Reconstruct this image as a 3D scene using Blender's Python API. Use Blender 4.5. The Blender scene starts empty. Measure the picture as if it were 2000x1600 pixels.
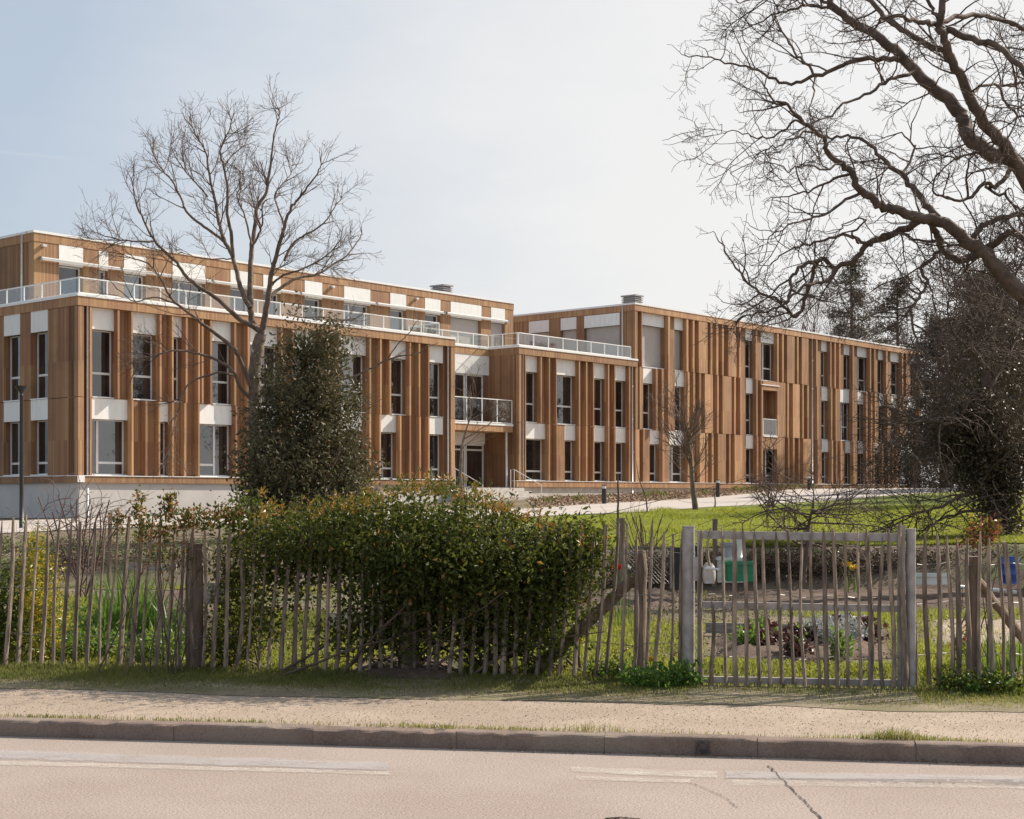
import bpy, math
import numpy as np
C = bpy.context.scene
COL = C.collection
rng = np.random.default_rng(7)
F, YH, EYE = 2905.0, 968.7, 1.7            # focal length and horizon row in photo pixels, eye height
TH = math.radians(40.8)
U = np.array([math.sin(TH), math.cos(TH)]); V = np.array([-U[1], U[0]])
P0 = np.array([(152.5 - 1000) / F, 1.0]) * 58.0   # left front corner of the building
BZ = 0.8                                   # building base level
AX = np.array([0.9866, -0.1629]); BX = np.array([0.1629, 0.9866])  # along the kerb / across the kerb
OFF = {}

# ------------------------------------------------------------------ helpers
def wpt(px, py, Y):
    return np.array([(px - 1000) / F * Y, Y, EYE - (py - YH) / F * Y])
def st(px, t):                              # point on the line a distance t from the camera across the kerb
    k = (px - 1000) / F
    Y = t / (BX[0] * k + BX[1])
    return np.array([k * Y, Y])
def xy(s, t):
    return AX * s + BX * t
def sx(px, v=0.0):                          # facade coordinate of a photo column on the plane v behind the front
    d = np.array([(px - 1000) / F, 1.0]); P = P0 + V * v
    m = np.array([d, -U]).T
    return float(np.linalg.solve(m, P)[1])
def sv(px, s):                              # depth coordinate on the end wall at facade coordinate s
    d = np.array([(px - 1000) / F, 1.0]); P = P0 + U * s
    return float(np.linalg.solve(np.array([d, -V]).T, P)[1])
def zl(rel): return rel + EYE - BZ          # height above the eye -> local height
def sstep(a, b, x):
    q = np.clip((x - a) / (b - a), 0, 1); return q * q * (3 - 2 * q)
def plane_z(x, y):
    return 0.322 + 0.0226 * x + 0.01535 * y
def gz(x, y):                               # terrain height
    x = np.asarray(x, float); y = np.asarray(y, float)
    t = BX[0] * x + BX[1] * y; s = AX[0] * x + AX[1] * y
    low = -0.03 + 0.165 * sstep(11.9, 12.6, t)
    low = np.where(t < 10.2, -0.03, np.where(t < 11.9, np.maximum(low, 0.0), low))
    gate = sstep(-1.1, -.6, s) * (1 - sstep(1.25, 1.8, s)) * sstep(11.5, 12.2, t) * (1 - sstep(12.9, 13.8, t))
    low = low - 0.11 * gate + 0.07 * sstep(10.9, 11.6, t) * (1 - sstep(11.9, 12.5, t))
    hi = np.clip(plane_z(x, y), 0.25, 2.12)
    k = sstep(24.3, 25.8, t)
    return low * (1 - k) + hi * k
def on_plane(px, py):                       # where a photo point lies on the rising ground
    Y = (EYE - 0.322) / ((py - YH) / F + 0.0226 * (px - 1000) / F + 0.01535)
    return np.array([(px - 1000) / F * Y, Y])

class MB:
    def __init__(s): s.v = []; s.q = []; s.t = []; s.qm = []; s.tm = []; s.n = 0
    def add(s, v, q=None, t=None, m=0):
        v = np.asarray(v, float).reshape(-1, 3)
        if q is not None and len(q): q = np.asarray(q, int).reshape(-1, 4); s.q.append(q + s.n); s.qm.append(np.full(len(q), m))
        if t is not None and len(t): t = np.asarray(t, int).reshape(-1, 3); s.t.append(t + s.n); s.tm.append(np.full(len(t), m))
        s.v.append(v); s.n += len(v); return s
    def box(s, x0, x1, y0, y1, z0, z1, m=0):
        v = [(x, y, z) for z in (z0, z1) for y in (y0, y1) for x in (x0, x1)]
        return s.add(v, [(0, 2, 3, 1), (4, 5, 7, 6), (0, 1, 5, 4), (2, 6, 7, 3), (0, 4, 6, 2), (1, 3, 7, 5)], m=m)
    def obox(s, c, ax, half, m=0):          # oriented box: centre, three axes, half sizes
        c = np.asarray(c, float); ax = np.asarray(ax, float)
        v = [c + sum(ax[i] * half[i] * sg[i] for i in range(3)) for sg in [(x, y, z) for z in (-1, 1) for y in (-1, 1) for x in (-1, 1)]]
        return s.add(v, [(0, 2, 3, 1), (4, 5, 7, 6), (0, 1, 5, 4), (2, 6, 7, 3), (0, 4, 6, 2), (1, 3, 7, 5)], m=m)
    def tube(s, pts, rad, k=8, m=0, caps=True, ecc=None):
        pts = np.asarray(pts, float); n = len(pts); rad = np.broadcast_to(np.asarray(rad, float), (n,))
        tg = np.gradient(pts, axis=0); tg /= np.linalg.norm(tg, axis=1)[:, None] + 1e-12
        ref = np.array([0, 0, 1.0]) if abs(tg[0][2]) < .9 else np.array([0, 1.0, 0])
        a = np.cross(tg, ref); a /= np.linalg.norm(a, axis=1)[:, None] + 1e-12; b = np.cross(tg, a)
        an = np.arange(k) * 2 * math.pi / k
        rr = np.ones(k) if ecc is None else ecc
        ring = pts[:, None] + rad[:, None, None] * ((np.cos(an) * rr)[None, :, None] * a[:, None] + (np.sin(an) * rr)[None, :, None] * b[:, None])
        i = np.arange(n - 1)[:, None] * k; j = np.arange(k)[None]; j2 = (j + 1) % k
        q = np.stack([i + j, i + k + j, i + k + j2, i + j2], -1).reshape(-1, 4)
        t = []
        v = ring.reshape(-1, 3)
        if caps:
            v = np.vstack([v, pts[:1], pts[-1:]]); e = n * k
            t = [(e, (x + 1) % k, x) for x in range(k)][::-1] + [(e + 1, (n - 1) * k + x, (n - 1) * k + (x + 1) % k) for x in range(k)]
        return s.add(v, q, t, m)
    def sheet(s, X, Y, Z, m=0):
        r, c = X.shape; i = np.arange(r - 1)[:, None] * c + np.arange(c - 1)[None]
        q = np.stack([i, i + 1, i + c + 1, i + c], -1).reshape(-1, 4)
        return s.add(np.stack([X, Y, Z], -1), q, m=m)

def bmesh_obj(name, mb, mat, parent=None, local=False, smooth=False):
    v = np.concatenate(mb.v) if mb.v else np.zeros((0, 3))
    off = np.zeros(3)
    if parent is not None:
        off = OFF[parent.name]
        if not local: v = v - off
    q = np.concatenate(mb.q) if mb.q else np.zeros((0, 4), int)
    t = np.concatenate(mb.t) if mb.t else np.zeros((0, 3), int)
    me = bpy.data.meshes.new(name)
    me.vertices.add(len(v)); me.vertices.foreach_set('co', v.astype(np.float32).ravel())
    me.loops.add(len(q) * 4 + len(t) * 3)
    me.loops.foreach_set('vertex_index', np.concatenate([q.ravel(), t.ravel()]).astype(np.int32))
    me.polygons.add(len(q) + len(t))
    st_ = np.concatenate([np.arange(len(q)) * 4, len(q) * 4 + np.arange(len(t)) * 3]).astype(np.int32)
    me.polygons.foreach_set('loop_start', st_)
    mi = np.concatenate([np.concatenate(mb.qm) if mb.qm else np.zeros(0), np.concatenate(mb.tm) if mb.tm else np.zeros(0)]).astype(np.int32)
    for m in (mat if isinstance(mat, (list, tuple)) else [mat]): me.materials.append(m)
    me.polygons.foreach_set('material_index', mi)
    me.polygons.foreach_set('use_smooth', np.full(len(mi), bool(smooth)))
    me.update(calc_edges=True); me.validate()
    o = bpy.data.objects.new(name, me); COL.objects.link(o)
    if parent is not None: o.parent = parent
    OFF[o.name] = off
    return o
def tag(o, label=None, cat=None, group=None, kind=None):
    if label: o['label'] = label
    if cat: o['category'] = cat
    if group: o['group'] = group
    if kind: o['kind'] = kind
    return o
def thing(name, label, cat, loc=(0, 0, 0), rotz=0.0, group=None):
    o = bpy.data.objects.new(name, None); COL.objects.link(o); o.empty_display_size = .2
    o.location = [float(c) for c in loc]; o.rotation_euler = (0, 0, rotz); OFF[o.name] = np.array(loc, float)
    return tag(o, label, cat, group)

# ------------------------------------------------------------------ materials
def newmat(name):
    m = bpy.data.materials.new(name); m.use_nodes = True
    nt = m.node_tree; nt.nodes.clear()
    out = nt.nodes.new('ShaderNodeOutputMaterial')
    return m, nt, out
def nd(nt, typ, ins=None, **kw):
    n = nt.nodes.new('ShaderNode' + typ)
    for k, v in kw.items(): setattr(n, k, v)
    for k, v in (ins or {}).items():
        s = n.inputs[k]
        if isinstance(v, bpy.types.NodeSocket): nt.links.new(v, s)
        else: s.default_value = v
    return n
def c4(c): return (c[0], c[1], c[2], 1.0)
def mth(nt, op, a, b=0.0, clamp=False):
    n = nd(nt, 'Math', {0: a, 1: b}, operation=op); n.use_clamp = clamp; return n.outputs[0]
def mix(nt, f, a, b, blend='MIX'):
    n = nd(nt, 'Mix', data_type='RGBA', blend_type=blend)
    for k, v in ((0, f), (6, a), (7, b)):
        if isinstance(v, bpy.types.NodeSocket): nt.links.new(v, n.inputs[k])
        else: n.inputs[k].default_value = c4(v) if k else v
    return n.outputs[2]
def noise(nt, vec, scale, detail=4, rough=.55):
    return nd(nt, 'TexNoise', {'Vector': vec, 'Scale': scale, 'Detail': detail, 'Roughness': rough}).outputs[0]
def ramp(nt, x, a, b):
    return nd(nt, 'MapRange', {0: x, 1: a, 2: b, 3: 0.0, 4: 1.0}, interpolation_type='SMOOTHSTEP').outputs[0]
def ocoord(nt, sc=(1, 1, 1)):
    tc = nd(nt, 'TexCoord'); return nd(nt, 'Mapping', {'Vector': tc.outputs['Object'], 'Scale': sc}).outputs[0]

def plain(name, col, rough=.6, var=.15, sc=6, metal=0.0, bump=0.0, spec=.5, mapsc=(1, 1, 1), rnd=0.0):
    m, nt, out = newmat(name)
    v = ocoord(nt, mapsc)
    n1 = noise(nt, v, sc, 6)
    k = ramp(nt, n1, .3, .7)
    c = mix(nt, k, [x * (1 - var) for x in col], [min(1, x * (1 + var)) for x in col])
    if rnd:
        oi = nd(nt, 'ObjectInfo'); h = nd(nt, 'HueSaturation', {'Color': c, 'Value': mth(nt, 'ADD', mth(nt, 'MULTIPLY', oi.outputs['Random'], 2 * rnd), 1 - rnd)}); c = h.outputs[0]
    b = nd(nt, 'BsdfPrincipled', {'Base Color': c, 'Roughness': rough, 'Metallic': metal, 'Specular IOR Level': spec})
    if bump:
        bp = nd(nt, 'Bump', {'Height': noise(nt, v, sc * 4, 6), 'Strength': bump, 'Distance': .02}); nt.links.new(bp.outputs[0], b.inputs['Normal'])
    nt.links.new(b.outputs[0], out.inputs[0]); return m

def wood_mat(name, light, dark, pitch=.085):
    m, nt, out = newmat(name)
    tc = nd(nt, 'TexCoord'); sp = nd(nt, 'SeparateXYZ', {0: tc.outputs['Object']})
    oi = nd(nt, 'ObjectInfo')
    w = mth(nt, 'DIVIDE', mth(nt, 'ADD', sp.outputs[0], sp.outputs[1]), pitch)
    fl = mth(nt, 'FLOOR', w); fr = mth(nt, 'FRACT', w)
    wn = nd(nt, 'TexWhiteNoise', {'Vector': nd(nt, 'CombineXYZ', {0: fl, 1: mth(nt, 'MULTIPLY', oi.outputs['Random'], 37.0), 2: mth(nt, 'FLOOR', mth(nt, 'DIVIDE', sp.outputs[2], 3.1))}).outputs[0]}, noise_dimensions='3D')
    g = noise(nt, nd(nt, 'Mapping', {'Vector': tc.outputs['Object'], 'Scale': (14, 14, 1.1)}).outputs[0], 1.0, 6, .65)
    big = noise(nt, tc.outputs['Object'], .55, 3)
    k = mth(nt, 'ADD', mth(nt, 'MULTIPLY', wn.outputs[0], .6), mth(nt, 'MULTIPLY', g, .4))
    c = mix(nt, k, dark, light)
    c = mix(nt, mth(nt, 'MULTIPLY', ramp(nt, big, .42, .7), .45), c, [dark[0] * .8, dark[1] * .85, dark[2]])
    h = nd(nt, 'HueSaturation', {'Color': c, 'Value': mth(nt, 'ADD', mth(nt, 'MULTIPLY', oi.outputs['Random'], .5), .72), 'Hue': mth(nt, 'ADD', mth(nt, 'MULTIPLY', wn.outputs[0], .022), .490)})
    gro = mth(nt, 'LESS_THAN', fr, .1)
    c = mix(nt, mth(nt, 'MULTIPLY', gro, .6), h.outputs[0], [dark[0] * .3, dark[1] * .3, dark[2] * .3])
    b = nd(nt, 'BsdfPrincipled', {'Base Color': c, 'Roughness': .7, 'Specular IOR Level': .3})
    bp = nd(nt, 'Bump', {'Height': mth(nt, 'SUBTRACT', mth(nt, 'MULTIPLY', g, .3), gro), 'Strength': .5, 'Distance': .012}); nt.links.new(bp.outputs[0], b.inputs['Normal'])
    nt.links.new(b.outputs[0], out.inputs[0]); return m

def leaf_mat(name, ca, cb, rough=.4, trans=.35, tcol=None, spec=.5, sc=40):
    m, nt, out = newmat(name)
    tc = nd(nt, 'TexCoord')
    n1 = noise(nt, tc.outputs['Object'], sc, 2); n2 = noise(nt, tc.outputs['Object'], 1.3, 3)
    k = ramp(nt, mth(nt, 'ADD', mth(nt, 'MULTIPLY', n1, .6), mth(nt, 'MULTIPLY', n2, .4)), .35, .65)
    c = mix(nt, k, ca, cb)
    b = nd(nt, 'BsdfPrincipled', {'Base Color': c, 'Roughness': rough, 'Specular IOR Level': spec})
    t2 = mix(nt, .5, c, tcol or [min(1, x * 1.6) for x in cb])
    t = nd(nt, 'BsdfTranslucent', {'Color': t2})
    mx = nd(nt, 'MixShader', {0: trans, 1: b.outputs[0], 2: t.outputs[0]})
    nt.links.new(mx.outputs[0], out.inputs[0]); return m

def glass_mat(name, base, refl, wav=.03, transp=False, tint=(.9, .93, .92)):
    m, nt, out = newmat(name)
    tc = nd(nt, 'TexCoord')
    geo = nd(nt, 'NewGeometry'); ior = mth(nt, 'SUBTRACT', 1.5, mth(nt, 'MULTIPLY', geo.outputs['Backfacing'], .8333))
    fr = nd(nt, 'Fresnel', {'IOR': ior})
    oi = nd(nt, 'ObjectInfo'); fac = mth(nt, 'ADD', fr.outputs[0], mth(nt, 'MULTIPLY', mth(nt, 'ADD', oi.outputs['Random'], .5), refl), True)
    gl = nd(nt, 'BsdfGlossy', {'Color': (.93, .95, 1, 1), 'Roughness': .015})
    if wav:
        bp = nd(nt, 'Bump', {'Height': noise(nt, tc.outputs['Object'], 1.6, 2), 'Strength': wav, 'Distance': .1})
        nt.links.new(bp.outputs[0], gl.inputs['Normal'])
    if transp: d = nd(nt, 'BsdfTransparent', {'Color': c4(tint)})
    else:
        k = noise(nt, tc.outputs['Object'], .9, 2)
        d = nd(nt, 'BsdfDiffuse', {'Color': mix(nt, ramp(nt, k, .4, .6), base, [x * 2.2 for x in base])})
    mx = nd(nt, 'MixShader', {0: fac, 1: d.outputs[0], 2: gl.outputs[0]})
    nt.links.new(mx.outputs[0], out.inputs[0]); return m

M = {}
M['wood'] = wood_mat('larch_cladding_shaded', (.475, .262, .14), (.225, .115, .06))  # recesses and end walls: larch colour darkened to paint in the shade
M['wood_fl'] = wood_mat('larch_cladding_lit', (.55, .322, .172), (.31, .165, .088), .085)  # lit copy of the same larch, lighter colour for fins and front bands
M['white'] = plain('white_coated_panel', (.80, .79, .77), .5, .05, 2.5, mapsc=(2.5, 2.5, .5), rnd=.03)
M['metalw'] = plain('white_coping_metal', (.82, .82, .81), .35, .03, 3)
M['frame'] = plain('window_frame_white', (.72, .72, .71), .4, .03, 3)
M['render'] = plain('plinth_render', (.55, .52, .50), .85, .06, 1.2, bump=.1)
M['conc'] = plain('concrete_pale', (.50, .47, .43), .85, .12, 3, bump=.2)
M['zinc'] = plain('zinc_pipe', (.62, .63, .64), .4, .08, 5, metal=.3)
M['pane'] = glass_mat('window_glass', (.014, .013, .013), .125)
M['bglass'] = glass_mat('balustrade_glass', None, .05, .015, True)
M['vent'] = plain('vent_grey', (.28, .265, .26), .5, .1, 5)
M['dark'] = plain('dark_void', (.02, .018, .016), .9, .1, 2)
M['awn'] = plain('awning_cassette', (.50, .49, .48), .4, .03, 3)
M['black'] = plain('anthracite_paint', (.025, .024, .026), .4, .1, 6)
M['galv'] = plain('galvanised_steel', (.36, .33, .315), .55, .22, 9, metal=.2)
M['picket'] = plain('weathered_chestnut', (.25, .19, .145), .85, .5, 3.5, bump=.7, mapsc=(9, 9, 1.4), rnd=.32)
M['post'] = plain('weathered_post', (.22, .16, .12), .9, .4, 3, bump=.7, mapsc=(9, 9, .8))
M['wire'] = plain('fence_wire', (.22, .21, .20), .5, .1, 6, metal=.5)
M['bark'] = plain('bark_brown', (.125, .088, .068), .9, .35, 5, bump=.6)
M['bark_l'] = plain('bark_pale', (.175, .125, .097), .9, .35, 5, bump=.5)
M['twig'] = plain('twig_brown', (.105, .073, .058), .9, .25, 2)
M['twig_l'] = plain('twig_pale', (.155, .105, .08), .9, .25, 2)
M['twig_r'] = plain('twig_red', (.13, .075, .065), .85, .25, 2)
M['leaf_hedge'] = leaf_mat('hedge_leaf', (.030, .047, .011), (.088, .106, .02), .55, .32, (.24, .26, .035), .22)
M['leaf_new'] = leaf_mat('hedge_new_leaf', (.26, .12, .025), (.30, .20, .035), .35, .4, (.5, .28, .05))
M['leaf_red'] = leaf_mat('red_new_leaf', (.22, .05, .03), (.30, .09, .045), .35, .3)
M['leaf_holly'] = leaf_mat('holly_leaf', (.060, .054, .024), (.135, .118, .058), .5, .2, spec=.35)
M['leaf_ivy'] = leaf_mat('ivy_leaf', (.055, .042, .026), (.085, .068, .04), .5, .12, spec=.3)
M['leaf_dark'] = leaf_mat('dark_conifer', (.085, .070, .052), (.13, .108, .078), .6, .15)
M['leaf_yel'] = leaf_mat('golden_leaf', (.38, .28, .02), (.48, .40, .05), .4, .4)
M['leaf_grn'] = leaf_mat('garden_leaf', (.06, .13, .02), (.12, .22, .035), .4, .4, (.25, .4, .05))
M['leaf_dred'] = leaf_mat('purple_leaf', (.055, .022, .022), (.10, .04, .035), .4, .25)
M['leaf_silver'] = leaf_mat('silver_leaf', (.28, .30, .28), (.42, .44, .42), .6, .2)
M['grass_l'] = leaf_mat('lawn_blade', (.15, .185, .022), (.27, .29, .04), .5, .5, (.48, .50, .06), sc=2)
M['grass_v'] = leaf_mat('verge_blade', (.10, .135, .028), (.22, .225, .055), .5, .5, (.32, .36, .07), sc=6)
M['grass_d'] = leaf_mat('dry_blade', (.20, .17, .06), (.28, .24, .10), .6, .4, sc=6)
M['petal_y'] = plain('yellow_petal', (.75, .50, .02), .5, .1, 5)
M['petal_r'] = plain('red_petal', (.60, .02, .015), .4, .1, 5)
M['petal_w'] = plain('white_petal', (.75, .74, .70), .5, .1, 5)
M['green_pl'] = plain('green_plastic', (.015, .22, .10), .4, .1, 4)
M['blue_pl'] = plain('blue_plastic', (.02, .07, .30), .35, .1, 4)
M['grey_pl'] = plain('grey_plastic', (.30, .31, .34), .45, .1, 4)
M['white_pl'] = plain('white_plastic', (.62, .63, .60), .45, .1, 4)
M['dark_pl'] = plain('dark_green_plastic', (.018, .026, .026), .45, .2, 4)
M['lock'] = plain('pale_lock_paint', (.42, .40, .38), .5, .15, 6)
M['plank'] = plain('grey_plank', (.30, .27, .24), .85, .3, 4, bump=.4, mapsc=(2, 12, 12))

# ------------------------------------------------------------------ building pieces (local frame: x along the facade, y into the building, z up)
ROT = math.atan2(U[1], U[0])
D = .27                                     # fins stand this far in front of the cladding
ZLED, ZJ1, ZJ2, ZPAR, ZROOF = zl(.807), zl(3.87), zl(7.50), zl(7.907), zl(11.16)
class Wing:
    def __init__(s, root): s.root = root; s.fins = []
def fr(xf=None):
    """map (along, depth) to local x,y: a front face looking to -y, or an end face looking to -x at x=xf"""
    if xf is None: return lambda a0, a1, d0, d1: (a0, a1, d0, d1)
    return lambda a0, a1, d0, d1: (xf + d0, xf + d1, a0, a1)
def window(root, f, a0, a1, z0, z1, ztop, dp=D, dg=.60, tr=.3, mull=None, shutter=False, sill=True, panel=True, frw=.055):
    mb = MB()
    def bx(p0, p1, d0, d1, h0, h1, b=mb): b.box(*f(p0, p1, d0, d1), h0, h1)
    fd = .06
    bx(a0, a0 + frw, dg - fd, dg, z0, z1); bx(a1 - frw, a1, dg - fd, dg, z0, z1)
    bx(a0 + frw, a1 - frw, dg - fd, dg, z1 - frw, z1); bx(a0 + frw, a1 - frw, dg - fd, dg, z0, z0 + frw)
    cols = [(a0 + frw, a1 - frw)]
    if mull:
        mx_ = a0 + (a1 - a0) * mull; bx(mx_ - .05, mx_ + .05, dg - fd - .01, dg, z0 + frw, z1 - frw)
        cols = [(a0 + frw, mx_ - .05), (mx_ + .05, a1 - frw)]
    if not shutter and tr:
        zt = z0 + (z1 - z0) * tr
        for ci, (p, q) in enumerate(cols):
            if mull and ((mull < .5 and ci == 0) or (mull > .5 and ci == 1)): continue
            bx(p, q, dg - fd - .004, dg, zt - .045, zt + .045)
    w = bmesh_obj('window', mb, M['frame'], root, True)
    g = MB()
    if shutter:
        n = int((z1 - z0) / .055)
        for i in range(n):
            za = z0 + (z1 - z0) * i / n; zb = z0 + (z1 - z0) * (i + .86) / n
            g.box(*f(a0 + .03, a1 - .03, dg - .09, dg - .066), za, zb)
        g.box(*f(a0 + .03, a1 - .03, dg - .066, dg - .062), z0, z1)
        bmesh_obj('roller_shutter', g, M['shutter'], w, True)
    else:
        g.box(*f(a0 + frw * .5, a1 - frw * .5, dg - .03, dg - .02), z0 + frw * .5, z1 - frw * .5)
        bmesh_obj('pane', g, M['pane'], w, True)
    if panel and ztop > z1:
        p = MB(); p.box(*f(a0, a1, dp, dp + .12), z1, ztop); bmesh_obj('lintel_panel', p, M['white'], w, True)
    if sill:
        p = MB(); p.box(*f(a0 + .002, a1 - .002, -.03 + dp, dg - .065), z0 - .03, z0 + .012); bmesh_obj('sill', p, M['metalw'], w, True)
    return w
M['shutter'] = plain('shutter_aluminium', (.50, .46, .43), .5, .04, 3)
def wall_run(mb, f, a0, a1, z0, z1, dp, thick, opens):
    p = a0
    for (o0, o1) in sorted(opens):
        if o0 > p + .002: mb.box(*f(p, o0, dp, dp + thick), z0, z1)
        p = max(p, o1)
    if a1 > p + .002: mb.box(*f(p, a1, dp, dp + thick), z0, z1)
def storey(w, wallmb, x0, x1, z0, z1, fins, wins, ztop_panel, zwin_top, tr, zsill):
    thin = .10 if x0 < XF4 - 1 else .20
    """fins and windows are given as photo columns"""
    f = fr()
    opens = []
    for it in wins:
        p0, p1 = it[0], it[1]; opt = it[2] if len(it) > 2 else {}
        a0, a1 = sx(p0, D), sx(p1, D)
        opens.append((a0, a1))
        if opt.get('void'): continue
        window(w.root, f, a0, a1, zsill, zwin_top, ztop_panel, tr=tr, **opt)
    wall_run(wallmb, f, x0, x1, z0, z1, D, .45, opens)
    for (p0, p1) in fins:
        a0, a1 = sx(p0), sx(p1)
        if p0 > 160 and p0 not in (881, 1013.5, 1240, 1241.5, 1242): a1 = min(a1, a0 + thin) if p1 - p0 < 9.9 or p0 < 1240 else a1
        w.fins.append((a0, max(a1, a0 + .07), z0 + .012, z1 - .012, p1 - p0))
def flush_fins(w):
    order = sorted(range(len(w.fins)), key=lambda i: -(w.fins[i][1] - w.fins[i][0]) / (90 + w.fins[i][0]))
    rest = MB()
    for n_, i in enumerate(order):
        a0, a1, z0, z1, _ = w.fins[i]
        if n_ < 98:
            bmesh_obj('timber_fin', MB().box(a0, a1, 0, D + .003, z0, z1), M['wood_fl'], w.root, True)
        else: rest.box(a0, a1, 0, D + .003, z0, z1)
    if rest.n: bmesh_obj('timber_fin', rest, M['wood_fl'], w.root, True)['kind'] = 'stuff'
def pipe(w, px, z0, z1, v=.1, r=.045, f=None):
    x = sx(px, v); mb = MB()
    mb.tube([(x, v, z0), (x, v, z1)], r, 10)
    for z in np.arange(z0 + .8, z1, 1.9): mb.tube([(x, v, z), (x, v, z + .05)], r * 1.25, 10)
    return bmesh_obj('downpipe', mb, M['zinc'], w.root, True, smooth=True)
def balustrade(root, pts, z0, z1, step=1.25, glass=True, ends=True):
    """rail along local points (x, y)"""
    pts = [np.array(p, float) for p in pts]
    rail = MB(); posts = []; panels = []
    for a, b in zip(pts[:-1], pts[1:]):
        L = np.linalg.norm(b - a); n = max(1, round(L / step)); d = (b - a) / L
        ax = [np.append(d, 0), np.array([-d[1], d[0], 0]), np.array([0, 0, 1.])]
        rail.obox(np.append((a + b) / 2, z1 - .02), ax, (L / 2, .028, .022))
        rail.obox(np.append((a + b) / 2, z0 + .05), ax, (L / 2, .012, .02))
        for i in range(n + 1): posts.append((np.append(a + d * L * i / n, 0), ax))
        for i in range(n): panels.append((np.append(a + d * L * (i + .5) / n, (z0 + z1) / 2 + .02), ax, L / n / 2 - .03))
    r = bmesh_obj('balustrade', rail, M['metalw'], root, True)
    for i, (p, ax) in enumerate(posts):
        bmesh_obj('post', MB().obox(p + np.array([0, 0, (z0 + z1) / 2 - .02]), ax, (.022, .02, (z1 - z0) / 2 - .025)), M['metalw'], r, True)
    if glass:
        for p, ax, h in panels:
            bmesh_obj('glass_panel', MB().obox(p, ax, (h, .006, (z1 - z0) / 2 - .07)), M['bglass'], r, True)
    return r
def coping(root, segs, z1, fascia=True):
    """white cap and timber band along axis aligned boxes (x0,x1,y0,y1)"""
    c = MB(); t = MB()
    for x0, x1, y0, y1 in segs:
        c.box(x0 - .03, x1 + .03, y0 - .03, y1 + .03, z1 - .10, z1)
        t.box(x0, x1, y0, y1, z1 - .46, z1 - .10)
    bmesh_obj('coping', c, M['metalw'], root, True)
    bmesh_obj('fascia', t, M['wood_fl'], root, True)

loc = (P0[0], P0[1], BZ)
LB = Wing(thing('timber_building', 'timber clad building on the left, its top storey set back behind a balustrade', 'building', loc, ROT, 'timber buildings behind the garden'))
RB = Wing(thing('timber_building', 'long timber clad building on the right, three storeys high, beyond the steps', 'building', loc, ROT, 'timber buildings behind the garden'))
XE, XF3, XF4, XEND = sx(888.5), sx(1013.5), sx(1240), sx(1798)
X2A, X2B, V2 = 1.28, 32.1, 5.25
PT, PB2, PB1 = ZPAR - .46, zl(6.60), zl(3.05)

# ---- left building, two storey front
wl = MB(); d2 = {'mull': .25}
storey(LB, wl, 0.004, XE, ZJ1, PT, 
  [(152.5, 164), (176, 180), (230, 246), (256.5, 259.4), (312, 326), (336, 339.3), (363, 378), (387, 392), (394, 406), (411, 415), (458, 474), (484, 488.5), (549, 561), (572, 577), (620, 632), (641, 654), (660.5, 663), (722, 735), (742.5, 752), (761, 764), (800, 811), (818, 832), (836.5, 839), (881, 888.5)],
  [(180, 224.5), (259.4, 304.5), (339.3, 354.5), (415, 454), (488.5, 545, d2), (577, 613), (663, 715, d2), (764, 793), (839, 865)], PT, PB2, .36, ZJ1 + .05)
storey(LB, wl, 0.004, XE, ZLED, ZJ1 - .0,
  [(152.5, 164), (176, 179.5), (257, 271), (284, 302), (310, 313), (336, 354), (360, 381), (387, 390), (460, 474), (484, 498), (548, 561), (570, 577), (616, 632), (641, 654), (660.5, 663), (722, 735), (741, 744), (781, 794), (800, 811), (819, 832), (836.5, 839), (881, 888.5)],
  [(179.5, 249, d2), (313, 329), (390, 454, {'mull': .55}), (498, 540), (577, 610), (663, 706), (744, 774), (839, 865)], ZJ1, PB1, .22, ZLED + .03)
# left end wall
fs = fr(0.0); se = MB(); sw = [(sv(7.5, 0), sv(39, 0)), (sv(60, 0), sv(93, 0))]
sw = [(min(a), max(a)) for a in sw]
sw += [(8.2, 9.2), (10.4, 11.4)]
for zz0, zz1, zt, tr in ((ZJ1, PT, PB2, .36), (ZLED, ZJ1, PB1, .22)):
    for a0, a1 in sw: window(LB.root, fs, a0, a1, zz0 + .04, zt, zz1, dp=.004, dg=.36, tr=tr)
    wall_run(se, fs, .66, 14.0, zz0 + .012, zz1 - .012, 0.004, .55, sw)
    se.box(.004, .25, .204, .656, zz0 + .012, zz1 - .012)
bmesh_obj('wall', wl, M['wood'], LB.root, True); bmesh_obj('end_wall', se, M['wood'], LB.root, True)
coping(LB.root, [(-.02, XE, -.02, .5), (-.02, .5, .5, 14.0)], ZPAR)
led = MB(); band = MB()
led.box(-.05, XE + .01, -.06, D + .02, ZLED - .03, ZLED); led.box(-.055, .26, -.065, -.04, ZLED - .27, ZLED - .03)
led.box(-.05, D, D + .02, 14.0, ZLED - .03, ZLED)
band.box(-.02, XE, -.03, .5, ZLED - .29, ZLED - .03); band.box(-.02, .5, .5, 14, ZLED - .29, ZLED - .03)
bmesh_obj('ledge', led, M['metalw'], LB.root, True); bmesh_obj('base_band', band, M['wood_fl'], LB.root, True)
pl = MB(); pl.box(.08, XE - .1, .08, 14, -.6, ZLED - .29); bmesh_obj('plinth', pl, M['render'], LB.root, True)
tf = MB(); tf.box(.5, XE - .02, .5, 14, ZJ2 - .15, ZJ2); tf.box(XE - .02, 36.7, 2.2, 14, ZJ2 - .15, ZJ2 - .002)
tf.box(.66, XE - .66, .66, 13.9, ZLED - .2, ZLED - .1)
bmesh_obj('terrace_floor', tf, M['conc'], LB.root, True)
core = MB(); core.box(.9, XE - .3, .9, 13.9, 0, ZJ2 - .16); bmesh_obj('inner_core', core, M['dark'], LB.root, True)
ew = MB(); ew.box(XE - .25, XE, .66, 2.6, ZLED - .3, PT); bmesh_obj('return_wall', ew, M['wood'], LB.root, True)
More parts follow.
